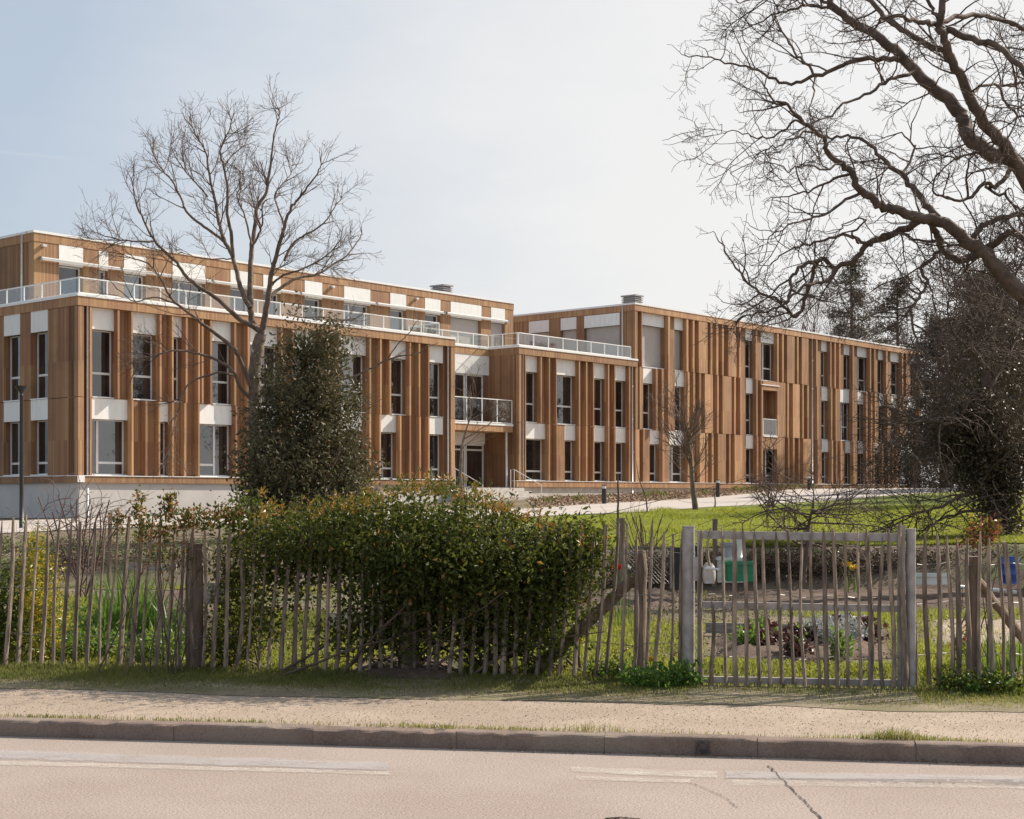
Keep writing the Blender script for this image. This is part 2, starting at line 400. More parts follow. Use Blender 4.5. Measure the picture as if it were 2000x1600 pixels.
pipe(LB, 171, 0.1, PT, .1); pipe(LB, 875, ZLED, PT, .1)
balustrade(LB.root, [(.12, 12.0), (.12, .12), (sx(861), .12), (sx(861), 2.25)], ZPAR, zl(8.57), 1.27)

# ---- left building, set back top storey
w2 = MB(); f2 = lambda a0, a1, d0, d1: (a0, a1, V2 + d0, V2 + d1)
PT2, PB3 = ZROOF - .47, zl(9.85)
tops = [(115, 162, {}), (193, 211, {}), (242, 285, {}), (337, 401, {'mull': .28}), (450, 488, {}), (514, 548, {}), (595, 629, {}), (672, 723, {'mull': .28}), (762, 793, {}), (830, 860, {}), (880, 940, {'shutter': True}), (959, 986, {'shutter': True})]
op = []
for p0, p1, o in tops:
    a0, a1 = sx(p0, V2), sx(p1, V2); op.append((a0, a1))
    window(LB.root, f2, a0, a1, ZJ2 + .06, PB3, PT2, dp=-.012, dg=.30, tr=0, sill=False, frw=.07, **o)
wall_run(w2, f2, X2A, X2B, ZJ2 + .05, PT2, 0, .4, op)
w2.box(X2A, X2B, V2, V2 + .4, ZJ2 - .1, ZJ2 + .05)
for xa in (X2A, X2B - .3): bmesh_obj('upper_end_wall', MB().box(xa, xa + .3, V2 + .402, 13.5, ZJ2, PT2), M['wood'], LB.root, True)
bmesh_obj('upper_wall', w2, M['wood_fl'], LB.root, True)
coping(LB.root, [(X2A - .02, X2B + .02, V2 - .02, V2 + .5), (X2A - .02, X2A + .5, V2 + .5, 13.6), (X2B - .5, X2B + .02, V2 + .5, 13.6)], ZROOF)
rf = MB(); rf.box(X2A + .5, X2B - .5, V2 + .5, 13.6, ZROOF - .5, ZROOF - .3); bmesh_obj('roof', rf, M['conc'], LB.root, True)
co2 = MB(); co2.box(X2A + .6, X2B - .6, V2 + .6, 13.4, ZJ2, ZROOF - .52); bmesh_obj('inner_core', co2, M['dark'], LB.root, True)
xq = X2A - .0
pv = sv(45, X2A); mbp = MB(); mbp.tube([(X2A - .06, pv, ZJ2), (X2A - .06, pv, ZROOF - .1)], .05, 10); bmesh_obj('downpipe', mbp, M['zinc'], LB.root, True, smooth=True)
for p0, p1 in ((83, 238), (240, 416), (419, 588), (590, 736), (739, 869), (875, 995)):
    a0, a1 = sx(p0, V2 - .2), sx(p1, V2 - .2); za = zl(10.0)
    m_ = MB(); an = np.linspace(0, 2 * math.pi, 13)[:-1]
    m_.tube([(a0, V2 - .11, za), (a1, V2 - .11, za)], .066, 12)
    m_.box(a0 + .02, a1 - .02, V2 - .20, V2 - .16, za - .085, za - .03)
    aw = bmesh_obj('awning', m_, M['awn'], LB.root, True, smooth=False)
    for q0 in (a0 - .05, a1): bmesh_obj('end_cap', MB().box(q0, q0 + .05, V2 - .20, V2 - .002, za - .08, za + .08), M['vent'], aw, True)
sp = MB()
for px_ in (84, 648, 812):
    x_ = sx(px_, V2); sp.obox((x_, V2 - .08, zl(10.55)), np.eye(3), (.09, .08, .05)); 
    bmesh_obj('floodlight', sp, M['zinc'], LB.root, True); sp = MB()
def vent(root, x, y, z, wx, wy, h):
    m_ = MB(); m_.box(x, x + wx, y, y + wy, z, z + h * .25); m_.box(x - .04, x + wx + .04, y - .04, y + wy + .04, z + h * .92, z + h)
    m_.box(x + .08, x + wx - .08, y + .08, y + wy - .08, z + h * .25, z + h * .92)
    for i in range(6):
        zz = z + h * (.27 + .105 * i); m_.box(x, x + wx, y, y + wy, zz, zz + h * .05)
    return bmesh_obj('roof_vent', m_, M['vent'], root, True)
vx = sx(866, V2 + 1.6); vent(LB.root, vx, V2 + 1.6, ZROOF - .3, .75, 1.0, 1.05)

# ---- link with balcony and entrance between the two fronts
VL = 2.1; fl = lambda a0, a1, d0, d1: (a0, a1, VL + d0, VL + d1)
lk = MB(); a0, a1 = XE - 1.0, sx(947, VL)
ZBAL = zl(3.75)
window(LB.root, fl, a0 - .3, a1 - 1.42, ZBAL, zl(6.42), zl(6.42), dp=0, dg=.2, tr=0, sill=False, panel=False, frw=.09)
window(LB.root, fl, a1 - 1.36, a1, ZBAL, zl(6.42), zl(6.42), dp=0, dg=.2, tr=0, sill=False, panel=False, frw=.09)
lk.box(a1 + .002, XF3, VL, VL + .3, zl(.3), zl(6.42)); 
lk.box(a0 - .3, XF3, VL + .01, VL + .3, PT, ZPAR - .3)
bmesh_obj('link_wall', lk, M['wood'], LB.root, True)
wp = MB(); wp.box(XE - .02, XF3 - .004, VL - .004, VL + .2, zl(6.42) + .002, PT); bmesh_obj('link_panel', wp, M['white'], LB.root, True)
coping(LB.root, [(XE, XF3, VL - .03, VL + .4)], ZPAR)
bal = MB(); bal.box(XE + .002, XF3 - .15, .25, VL - .006, ZBAL - .1, ZBAL); ba = bmesh_obj('balcony', bal, M['metalw'], LB.root, True)
bf = MB(); bf.box(XE + .004, XF3 - .16, .28, VL - .01, ZBAL - .42, ZBAL - .1); bmesh_obj('balcony_edge', bf, M['wood_fl'], ba, True)
balustrade(LB.root, [(XE + .03, .32), (XF3 - .2, .32)], ZBAL, zl(5.02), 1.2)
balustrade(LB.root, [(sx(861) + .06, 2.25), (XF3 + .1, 2.25), (XF3 + .1, .2)], ZPAR, zl(8.6), 1.3)
cl_ = MB(); cx_ = sx(989, .45); cl_.tube([(cx_, .45, zl(.42)), (cx_, .45, ZBAL - .42)], .06, 12); bmesh_obj('column', cl_, M['zinc'], LB.root, True, smooth=True)
lb_ = MB(); lb_.box(XE, a1, VL, VL + .2, zl(2.75), ZBAL - .42); bmesh_obj('door_lintel', lb_, M['white'], LB.root, True)
x1 = sx(911, VL)
window(LB.root, fl, XE - .9, x1, zl(.42), zl(2.75), 0, dp=0, dg=.15, tr=.86, sill=False, panel=False, frw=.1).name = 'entrance_door'
window(LB.root, fl, x1 + .02, a1, zl(.42), zl(2.75), 0, dp=0, dg=.15, tr=.86, sill=False, panel=False, frw=.1)
dh = MB(); dh.tube([(x1 - .2, VL + .02, zl(1.2)), (x1 - .2, VL + .02, zl(1.9))], .015, 6); bmesh_obj('door_handle', dh, M['zinc'], LB.root, True)
stp = MB(); ztop = zl(.42)
stp.box(XE - .4, XF3 + .2, -.2, VL + .3, ztop - 1.2, ztop)
for i in range(1, 6): stp.box(XE - .4, XF3 + .35 + .02 * i, -.2 - .36 * i, -.2 - .36 * (i - 1) - .002, ztop - 1.3, ztop - .165 * i)
bmesh_obj('entrance_steps', stp, M['conc'], LB.root, True)
def handrail(x, sgn):
    h = MB(); y0, y1 = .1, -2.0
    h.tube([(x, y0, ztop), (x, y0, ztop + .95), (x, -.15, ztop + .95), (x, y1, ztop + .95 - .83), (x, y1, ztop - .85)], .022, 8)
    h.tube([(x, -.15, ztop), (x, -.15, ztop + .95)], .018, 8)
    bmesh_obj('handrail', h, M['metalw'], LB.root, True)
handrail(sx(893, -.3), 1); handrail(sx(1003, -.1), 1)

# ---- right building
wr = MB()
F3U = [(1013.5, 1018.3), (1025.7, 1027), (1056, 1065), (1072, 1079), (1086, 1087.5), (1131, 1138), (1145, 1153), (1158.5, 1160.3), (1188, 1195.5), (1200.5, 1202), (1229, 1231), (1241.5, 1246)]
storey(RB, wr, XF3 + .01, XF4 + .3, ZJ1, PT, F3U, [(1027, 1050), (1087.5, 1124), (1160.5, 1182), (1202, 1223)], PT, PB2, .37, ZJ1 + .05)
storey(RB, wr, XF3 + .01, XF4 + .3, ZLED, ZJ1, [(1013.5, 1018.3), (1025.7, 1027), (1072, 1082), (1087, 1099), (1131, 1137), (1145, 1153), (1158.5, 1160.3), (1188, 1195.5), (1200.5, 1202), (1229, 1231), (1241.5, 1249)],
  [(1027, 1065), (1103, 1124), (1161, 1182), (1203, 1222)], ZJ1, PB1, .22, ZLED + .03)
T4 = [(1240, 1245.3), (1253, 1254.6), (1305, 1311.5), (1341, 1347), (1353, 1359.5), (1365, 1382), (1388, 1394), (1399.5, 1405.5), (1410.5, 1420), (1423, 1438.5), (1444, 1449.5), (1476, 1482.5), (1518, 1521.5), (1528, 1533.5), (1537.5, 1552), (1557, 1562), (1566, 1579), (1594, 1598.5), (1621.5, 1625), (1630, 1634), (1639, 1643), (1665.5, 1669.5), (1699, 1702.5), (1707.5, 1711), (1731, 1735), (1762, 1766), (1770, 1773), (1796, 1798)]
sh = {'shutter': True}
storey(RB, wr, XF4 + .3, XEND, ZJ2, ZROOF - .46, T4, [(1254.6, 1297, sh), (1317, 1334.5, sh), (1456, 1471), (1486, 1512.5, {'mull': .4}), (1604, 1616), (1648, 1661), (1674, 1695, {'mull': .4}), (1715, 1727), (1739, 1757, {'mull': .4}), (1778, 1789)], ZROOF - .46, zl(10.0), .33, ZJ2 + .05)
M4 = [(1249.5, 1254), (1281, 1286), (1293, 1299), (1305, 1312), (1343, 1351), (1354, 1360), (1366, 1372), (1377, 1392.5), (1400.5, 1408), (1411.5, 1429), (1434, 1440.5), (1446, 1451.5), (1477, 1481.5), (1486, 1489.5), (1518, 1534), (1538, 1543), (1549, 1562), (1567, 1573), (1577, 1581.5), (1596, 1600), (1623, 1626.5), (1632, 1636), (1665, 1670), (1692, 1696), (1701.5, 1705), (1709, 1711), (1733, 1737), (1757.5, 1762), (1796, 1798)]
LG0, LG1 = sx(1489.5, 0), sx(1517.8, 0)
storey(RB, wr, XF4 + .3, XEND, ZJ1, ZJ2, M4, [(1256, 1275), (1318, 1336), (1457, 1472), (1489.6, 1517.2, {'void': True}), (1604.5, 1617), (1641, 1662, {'mull': .4}), (1675, 1687), (1717, 1728), (1741, 1751), (1771, 1789, {'mull': .4})], ZJ2, PB2, .36, ZJ1 + .05)
B4 = [(1256, 1264), (1294, 1302), (1343.5, 1356), (1367, 1377), (1379.5, 1385), (1390.5, 1397), (1402.5, 1418), (1424, 1431.5), (1435, 1450), (1478, 1483.5), (1486, 1489.5), (1518, 1532.5), (1539, 1544), (1549, 1553.5), (1559.5, 1565), (1569, 1583.5), (1597.5, 1602), (1624.5, 1629), (1633, 1637.5), (1642, 1646.5), (1667, 1671), (1692, 1696), (1701, 1703.5), (1706, 1709), (1723, 1726), (1735, 1738), (1743, 1746), (1750.5, 1754), (1796, 1798)]
storey(RB, wr, XF4 + .3, XEND, ZLED, ZJ1, B4, [(1269, 1287), (1307, 1337, {'mull': .42}), (1457, 1472), (1490.5, 1516.5, {'mull': .45, 'panel': False}), (1605, 1618), (1651, 1663), (1676, 1688), (1710, 1719), (1758, 1783, {'mull': .4})], ZJ1, PB1, .22, ZLED + .03)
# loggia frame over the second floor opening: recess reads through its own surround
lo = MB(); zt = ZJ2 - .62
lo.box(LG0, LG1, -.03, .14, zt, ZJ2 - .012); lo.box(LG0 - .18, LG0, -.034, .1, ZLED + .01, zt + .3); lo.box(LG1, LG1 + .18, -.034, .1, ZJ1 + .02, zt + .3)
lob = bmesh_obj('loggia_frame', lo, M['wood_fl'], RB.root, True)
cp = MB(); cp.box(LG0 - .2, LG1 + .2, -.08, .1, zt + .302, zt + .36); bmesh_obj('coping', cp, M['metalw'], lob, True)
ls = MB(); ls.box(LG0 + .025, LG1 - .025, -.06, .79, ZJ1 - .03, ZJ1 + .05); bmesh_obj('loggia_floor', ls, M['metalw'], lob, True); lt = MB(); lt.box(LG0 + .01, LG1 - .01, -.02, .52, ZJ1 - .82, ZJ1 - .032); bmesh_obj('door_head', lt, M['wood_fl'], lob, True)
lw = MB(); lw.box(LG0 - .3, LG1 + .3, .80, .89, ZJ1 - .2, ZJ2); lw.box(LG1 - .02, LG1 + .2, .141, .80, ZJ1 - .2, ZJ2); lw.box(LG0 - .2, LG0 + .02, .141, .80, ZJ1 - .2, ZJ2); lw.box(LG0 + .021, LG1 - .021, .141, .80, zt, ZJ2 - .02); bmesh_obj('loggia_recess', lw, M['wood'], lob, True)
balustrade(RB.root, [(LG0 + .08, .02), (LG1 - .08, .02)], ZJ1 + .05, ZJ1 + 1.15, 2.4)
# end walls, roof, terraces
er = MB(); fe = fr(XF4)
eo = [(sv(1072, XF4), sv(1033, XF4)), (sv(1125.5, XF4), sv(1095, XF4)), (sv(1210, XF4), sv(1141, XF4))]
for b0, b1 in eo: window(RB.root, fe, b0, b1, ZJ2 + .05, zl(9.95), zl(10.66), dp=.004, dg=.3, tr=0, shutter=True, sill=False)
wall_run(er, fe, .66, 12.5, ZJ2 - .2, ZROOF - .46, .004, .4, eo)
er.box(XF4 + .004, XF4 + .3, .204, .656, ZJ2 - .2, ZROOF - .46)
for b0, b1 in eo: er.box(XF4 + .004, XF4 + .3, b0 + .002, b1 - .002, zl(10.66) + .002, ZROOF - .46)
bmesh_obj('return_wall', MB().box(XF3, XF3 + .3, .2, VL + .3, zl(.1), PT), M['wood'], RB.root, True)
bmesh_obj('far_end_wall', MB().box(XEND - .3, XEND, .66, 12.5, ZLED - .3, ZROOF - .46), M['wood'], RB.root, True)
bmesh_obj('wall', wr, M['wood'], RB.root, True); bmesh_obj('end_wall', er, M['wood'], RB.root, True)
coping(RB.root, [(XF3, XF4 + .25, -.02, .5), (XF3, XF3 + .4, .5, VL + .4)], ZPAR)
coping(RB.root, [(XF4 - .02, XEND, -.02, .5), (XF4 - .02, XF4 + .4, .5, 12.6), (XEND - .4, XEND, .5, 12.6)], ZROOF)
led = MB(); led.box(XF3 - .25, XEND, -.06, D + .02, ZLED - .03, ZLED); bmesh_obj('ledge', led, M['metalw'], RB.root, True)
band = MB(); band.box(XF3 - .2, XEND, -.03, .4, ZLED - .33, ZLED - .03); bmesh_obj('base_band', band, M['wood_fl'], RB.root, True)
pl = MB(); pl.box(XF3 - .05, XEND - .1, .1, 12.4, -.4, ZLED - .33); bmesh_obj('plinth', pl, M['conc'], RB.root, True)
rf = MB(); rf.box(XF4 + .4, XEND - .4, .5, 12.6, ZROOF - .5, ZROOF - .3); rf.box(XF3 + .4, XF4 - .02, .5, 12.6, ZJ2 - .15, ZJ2 - .001); bmesh_obj('roof', rf, M['conc'], RB.root, True)
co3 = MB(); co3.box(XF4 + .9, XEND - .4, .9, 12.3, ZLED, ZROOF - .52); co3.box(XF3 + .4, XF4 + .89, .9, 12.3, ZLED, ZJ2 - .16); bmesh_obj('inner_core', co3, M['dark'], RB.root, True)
pipe(RB, 1021.5, ZLED, PT, .1, .035); pipe(RB, 1235, ZLED - 1, PT, .08, .045); pipe(RB, 1586.5, ZLED, ZROOF - .46, .1, .045)
pe = MB(); vy = sv(1217, XF4); pe.tube([(XF4 - .06, vy, ZJ2), (XF4 - .06, vy, ZROOF - .1)], .05, 10); bmesh_obj('downpipe', pe, M['zinc'], RB.root, True, smooth=True)
balustrade(RB.root, [(XF3 + .1, .12), (XF4 - .25, .12)], ZPAR, zl(8.6), 1.27)
vent(RB.root, sx(1240.5, 1.2), 1.2, ZROOF - .3, .8, 1.0, 1.05)
flush_fins(LB); flush_fins(RB)

# ------------------------------------------------------------------ ground, road, pavement
def soil_mat(name, ca, cb, sc=3.0, bump=.6, cc=None, spk=60, rough=.95, g1=.7):
    m, nt, out = newmat(name); v = ocoord(nt)
    n1 = noise(nt, v, sc, 8, .65); n2 = noise(nt, v, spk, 4, .7)
    c = mix(nt, ramp(nt, n1, .35, .65), ca, cb)
    if cc: c = mix(nt, mth(nt, 'MULTIPLY', ramp(nt, noise(nt, v, sc * .37, 4), .48, .62), .8), c, cc)
    c = mix(nt, mth(nt, 'MULTIPLY', ramp(nt, n2, .5, g1), .45), c, [x * .45 for x in ca])
    c = mix(nt, mth(nt, 'MULTIPLY', ramp(nt, n2, .5, 1 - g1), .35), c, [min(1, x * 1.45) for x in cb])
    b = nd(nt, 'BsdfPrincipled', {'Base Color': c, 'Roughness': rough, 'Specular IOR Level': .25})
    bp = nd(nt, 'Bump', {'Height': n2, 'Strength': bump, 'Distance': .02}); nt.links.new(bp.outputs[0], b.inputs['Normal'])
    nt.links.new(b.outputs[0], out.inputs[0]); return m
M['ground'] = soil_mat('garden_earth', (.15, .115, .08), (.22, .17, .12), 1.2, .8, (.10, .13, .04))
M['lawn'] = soil_mat('lawn_turf', (.13, .16, .02), (.20, .23, .035), .8, .6)
M['verge'] = soil_mat('verge_earth', (.20, .165, .11), (.30, .25, .17), 2.5, .6, (.15, .14, .06))
M['pave'] = soil_mat('sandy_pavement', (.335, .262, .20), (.405, .322, .255), 1.6, .4, (.31, .245, .19), 55, g1=.64)
M['asph'] = soil_mat('old_pink_asphalt', (.312, .25, .214), (.362, .297, .26), .7, .35, (.345, .297, .262), 75, g1=.64)
M['kerb'] = soil_mat('kerb_concrete', (.18, .133, .108), (.27, .20, .165), 2.2, .3, (.26, .21, .17), 70)
M['path'] = soil_mat('pale_path', (.42, .37, .33), (.48, .43, .39), .35, .2, None, 20)
M['mulch'] = soil_mat('wood_chip_bed', (.30, .22, .15), (.42, .32, .23), 1.0, .9, (.22, .16, .11), 14)
M['soil'] = soil_mat('dug_soil', (.085, .058, .045), (.15, .105, .08), 2.0, 1.0, None, 18)
for n_ in M['asph'].node_tree.nodes:
    if n_.type == 'MATH' and abs(n_.inputs[1].default_value - .45) < 1e-6: n_.inputs[1].default_value = .7
    elif n_.type == 'MATH' and abs(n_.inputs[1].default_value - .35) < 1e-6: n_.inputs[1].default_value = .55
def struct(o): o['kind'] = 'structure'; return o
gs = np.concatenate([-np.geomspace(900, 22, 22), np.arange(-20, 20.1, .5), np.geomspace(22, 900, 22)])
gt = np.concatenate([-np.geomspace(400, 6, 8), np.arange(-5, 10, 2.5), np.arange(10, 16, .25), np.arange(16, 32, .5), np.arange(32, 110, 3), np.geomspace(112, 2500, 16)])
S_, T_ = np.meshgrid(gs, gt); GX = AX[0] * S_ + BX[0] * T_; GY = AX[1] * S_ + BX[1] * T_
GZ = gz(GX, GY) + np.where((T_ > 13) & (T_ < 24), .02 * np.sin(S_ * 3.1 + T_ * 2.3) * np.sin(T_ * 1.7 - S_), 0)
struct(bmesh_obj('ground', MB().sheet(GX, GY, GZ), M['ground'], smooth=True))
def strip(name, mat, s0, s1, t0, t1, z, ns=2, nt_=2, zf=None, wob0=0, wob1=0, seed=0):
    r = np.random.default_rng(seed)
    s = np.linspace(s0, s1, ns); q = np.linspace(0, 1, nt_)
    e0 = t0 + wob0 * (np.sin(s * 1.3 + seed) + .6 * np.sin(s * 3.7 + 1) + r.normal(0, .4, ns)); e1 = t1 + wob1 * (np.sin(s * 1.1 + seed) + .6 * np.sin(s * 4.1) + r.normal(0, .4, ns))
    T = e0[None] * (1 - q[:, None]) + e1[None] * q[:, None]; S = np.broadcast_to(s, T.shape)
    X = AX[0] * S + BX[0] * T; Y = AX[1] * S + BX[1] * T
    Z = np.full(X.shape, z) if zf is None else zf(X, Y) + z
    return struct(bmesh_obj(name, MB().sheet(X, Y, Z), mat, smooth=True))
TK = 9.80
strip('road', M['asph'], -300, 300, -9, TK, 0.0)
strip('pavement', M['pave'], -300, 300, TK + .10, 11.95, .112, 900, 6, None, 0, .0)
strip('verge', M['verge'], -300, 300, 11.36, 12.62, .0, 1600, 12, lambda x, y: np.maximum(gz(x, y) + .006, .116), .07, .0, 3)
kb = MB()
r = np.random.default_rng(5); s = -40.0
while s < 40:
    L = 1.0 if abs(s) > .1 else 1.0
    j0, j1 = r.normal(0, .004, 2); dz = r.normal(0, .003)
    c = xy(s + L / 2, TK + .06 + j0)
    bm_ = MB()
    prof = [(-.058, -.2), (-.056, .098), (-.046, .112), (-.03, .118), (.06, .118), (.06, -.2)]
    v = []; ne = 13
    for e in np.linspace(-L / 2 + .0013, L / 2 - .0013, ne):
        q_ = (e + L / 2) / L; chip = abs(r.normal(0, .004)) + (.02 * r.random() if r.random() < .10 else 0) + (.012 * r.random() if abs(e) > L / 2 - .02 else 0)
        for kk, (a, b) in enumerate(prof):
            ca, cb = (chip * .6, -chip) if kk in (2, 3) else (abs(r.normal(0, .0015)) if kk == 1 else 0, 0)
            p = xy(s + L / 2 + e, TK + .06 + a + ca + j0 + (j1 - j0) * q_); v.append((p[0], p[1], b + cb + dz))
    n = len(prof); qd = [(i * n + k, i * n + (k + 1) % n, (i + 1) * n + (k + 1) % n, (i + 1) * n + k) for i in range(ne - 1) for k in range(n)]; e0 = (ne - 1) * n
    kb.add(v, qd, [(0, i + 1, i)[::-1] for i in range(1, n - 1)] + [(e0, e0 + i, e0 + i + 1)[::-1] for i in range(1, n - 1)])
    s += L
struct(bmesh_obj('kerb', kb, M['kerb']))
# worn road line, cracks
def worn(name, col, lo, hi, top=.9):
    m, nt, out = newmat(name); v = ocoord(nt, (1, 1, 1))
    a = mth(nt, 'ADD', mth(nt, 'MULTIPLY', noise(nt, v, 3.5, 8, .7), .55), mth(nt, 'MULTIPLY', noise(nt, v, 45, 4, .8), .45))
    ed = nd(nt, 'Attribute', attribute_name='edge').outputs['Fac']
    k = ramp(nt, mth(nt, 'SUBTRACT', a, mth(nt, 'MULTIPLY', mth(nt, 'SUBTRACT', 1.0, ed), .28)), lo, hi)
    b = nd(nt, 'BsdfPrincipled', {'Base Color': c4(col), 'Roughness': .85, 'Specular IOR Level': .3})
    mx = nd(nt, 'MixShader', {0: mth(nt, 'MULTIPLY', k, top), 1: nd(nt, 'BsdfTransparent').outputs[0], 2: b.outputs[0]}); nt.links.new(mx.outputs[0], out.inputs[0]); return m
M['line'] = worn('worn_white_paint', (.62, .56, .50), .34, .66, .72)
M['line_old'] = worn('faded_grey_paint', (.44, .41, .40), .28, .56, .7)
def tpx(px, py, z=0.0):
    Y = (EYE - z) * F / (py - YH); x = (px - 1000) / F * Y
    return np.array([x * AX[0] + Y * AX[1], x * BX[0] + Y * BX[1]])
def roadstrip(name, mat, px0, y0a, y0b, px1, y1a, y1b, z, n=60, seed=1, rag=.003):
    r = np.random.default_rng(seed); q = np.linspace(0, 1, n)
    pa0, pa1, pb0, pb1 = tpx(px0, y0a), tpx(px1, y1a), tpx(px0, y0b), tpx(px1, y1b)
    a = pa0[None] * (1 - q[:, None]) + pa1[None] * q[:, None]; b = pb0[None] * (1 - q[:, None]) + pb1[None] * q[:, None]
    a = a + np.stack([0 * q, r.normal(0, rag, n)], 1); b = b + np.stack([0 * q, r.normal(0, rag, n)], 1)
    ST = np.stack([b * (1 - k) + a * k for k in (-.35, .1, .5, .9, 1.35)]); X = AX[0] * ST[..., 0] + BX[0] * ST[..., 1]; Y = AX[1] * ST[..., 0] + BX[1] * ST[..., 1]
    o = struct(bmesh_obj(name, MB().sheet(X, Y, np.full(X.shape, z)), mat)); E = np.ones(X.shape); E[0] = E[-1] = 0; E[:, 0] = E[:, -1] = 0
    o.data.attributes.new('edge', 'FLOAT', 'POINT').data.foreach_set('value', E.astype(np.float32).ravel()); return o
roadstrip('road_marking', M['line_old'], -60, 1466, 1480, 770, 1492, 1506, .004, seed=2)
roadstrip('road_marking', M['line'], -60, 1486, 1493, 772, 1508, 1515, .004, seed=3, rag=.005)
roadstrip('road_marking', M['line'], 1112, 1499, 1508, 1404, 1508, 1521, .004, seed=4)
roadstrip('road_marking', M['line'], 1122, 1517, 1524, 1350, 1524, 1530, .004, seed=5, rag=.005)
roadstrip('road_marking', M['line_old'], 1410, 1508, 1520, 2080, 1520, 1534, .004, seed=6)
roadstrip('road_marking', M['line'], 1420, 1524, 1535, 2080, 1529, 1542, .004, seed=7, rag=.005)
M['stain'] = plain('kerb_tar_stain', (.075, .062, .055), .9, .5, 30)
M['crack'] = plain('crack_tar', (.035, .03, .028), .9, .2, 8)
ck = MB(); pts = [tpx(1502, 1497), tpx(1522, 1518), tpx(1548, 1543), tpx(1573, 1567), tpx(1596, 1592), tpx(1625, 1625)]
def crack(pts, w, z=.0055):
    pts = np.array(pts); q = np.linspace(0, len(pts) - 1, 50); P = np.stack([np.interp(q, range(len(pts)), pts[:, i]) for i in (0, 1)], 1)
    P = P + np.random.default_rng(9).normal(0, .006, P.shape); d = np.gradient(P, axis=0); d /= np.linalg.norm(d, axis=1)[:, None]; n = np.stack([-d[:, 1], d[:, 0]], 1)
    ww = w * (.5 + np.random.default_rng(8).random(50))[:, None]; ST = np.stack([P - n * ww, P + n * ww])
    ck.sheet(AX[0] * ST[..., 0] + BX[0] * ST[..., 1], AX[1] * ST[..., 0] + BX[1] * ST[..., 1], np.full(ST.shape[:2], z))
crack(pts, .0042); crack([tpx(1185, 1601), tpx(1215, 1598), tpx(1250, 1602)], .010); crack([tpx(1350, 1530), tpx(1420, 1560), tpx(1440, 1580)], .002)
struct(bmesh_obj('road_crack', ck, M['crack']))
ks = MB(); p_ = xy(tpx(1373, 1455, .06)[0], TK + .0005); ks.obox(np.array([p_[0], p_[1], .055]), [np.append(AX, 0), np.append(BX, 0), np.array([0, 0, 1.])], (.045, .003, .04)); struct(bmesh_obj('kerb_stain', ks, M['stain']))
# rising ground behind the garden: lawn, path, chip bed
def drape(name, mat, lower, upper, n=80, m_=8, dz=.02):
    lo, up = np.array(lower, float), np.array(upper, float)
    q = np.linspace(0, 1, n)
    def rs(p):
        d = np.r_[0, np.cumsum(np.linalg.norm(np.diff(p, axis=0), axis=1))]; d /= d[-1]
        return np.stack([np.interp(q, d, p[:, i]) for i in (0, 1)], 1)
    a, b = rs(lo), rs(up); k = np.linspace(0, 1, m_)[:, None, None]
    P = a[None] * (1 - k) + b[None] * k
    return struct(bmesh_obj(name, MB().sheet(P[..., 0], P[..., 1], gz(P[..., 0], P[..., 1]) + dz), mat, smooth=True))
pn = [(-60, 1046), (150, 1036), (400, 1026), (700, 1020), (1000, 1012), (1150, 1006), (1268, 1001), (1389, 991), (1441, 989), (1560, 982), (1659, 976), (1736, 969), (1824, 963), (1890, 960), (2100, 952)]
pf = [(-60, 1020), (150, 1014), (400, 1006), (700, 996), (900, 998), (1045, 994), (1150, 986), (1250, 981), (1342, 976), (1425, 969), (1560, 956), (1640, 952), (1714, 949.5), (1890, 946.5), (2100, 941)]
PN = [on_plane(*p) for p in pn]; PF = [on_plane(*p) for p in pf]
drape('path', M['path'], PN, PF, 90, 6, .024)
LNEAR = [st(px, 26.0) for px in np.linspace(820, 2300, 16)]
LFAR = [on_plane(*p) for p in pn[4:]]
drape('lawn', M['lawn'], LNEAR, LFAR, 90, 24, .012)
bl = [P0 + U * s_ - V * .02 for s_ in np.linspace(XF3 + .5, XEND - 12, 20)]
drape('planting_bed', M['mulch'], PF[5:12], bl, 60, 8, .03)
def vnoise(x, y, sc, seed):
    r = np.random.default_rng(seed); a = r.uniform(0, 6.28, 6); kx = r.normal(0, 1, 6) * sc; ky = r.normal(0, 1, 6) * sc
    return sum(np.sin(kx[i] * x + ky[i] * y + a[i]) for i in range(6)) / 6
# loose chips and litter
def flakes(name, label, cat, mats, P2, L, Wd, seed, dz):
    r = np.random.default_rng(seed); mb = MB(); P = np.column_stack([P2, gz(P2[:, 0], P2[:, 1]) + dz]); m = r.integers(0, len(mats), len(P))
    d = rand_unit(len(P), r); d[:, 2] *= .25
    for i in range(len(mats)): leaf_quads(mb, P[m == i], L, Wd, r, i, .05, d[m == i])
    return tag(bmesh_obj(name, mb, mats), label, cat, kind='stuff')
M['chip'] = plain('wood_chip', (.40, .29, .19), .85, .35, 3); M['chip_d'] = plain('wood_chip_dark', (.20, .13, .085), .9, .35, 3)
# garden beds
def bed(name, mat, corners, dz, n=24, amp=.05, seed=1):
    p = np.array(corners, float); q = np.linspace(0, 1, n); a, b = np.meshgrid(q, q)
    P = (p[0] * (1 - a[..., None]) + p[1] * a[..., None]) * (1 - b[..., None]) + (p[3] * (1 - a[..., None]) + p[2] * a[..., None]) * b[..., None]
    r = np.random.default_rng(seed); e = np.minimum(1, 6 * np.minimum(np.minimum(a, 1 - a), np.minimum(b, 1 - b)))
    Z = gz(P[..., 0], P[..., 1]) + dz + e * (amp + r.random(a.shape) * amp) - .06 * (1 - e)
    return struct(bmesh_obj(name, MB().sheet(P[..., 0], P[..., 1], Z), mat, smooth=True))
def gp(px, py, z=.17):
    Y = (EYE - z) * F / (py - YH); return np.array([(px - 1000) / F * Y, Y])
bed('soil_bed', M['soil'], [gp(1380, 1190), gp(2090, 1190), gp(2060, 1152), gp(1385, 1152)], .02, 40, .04, 1)
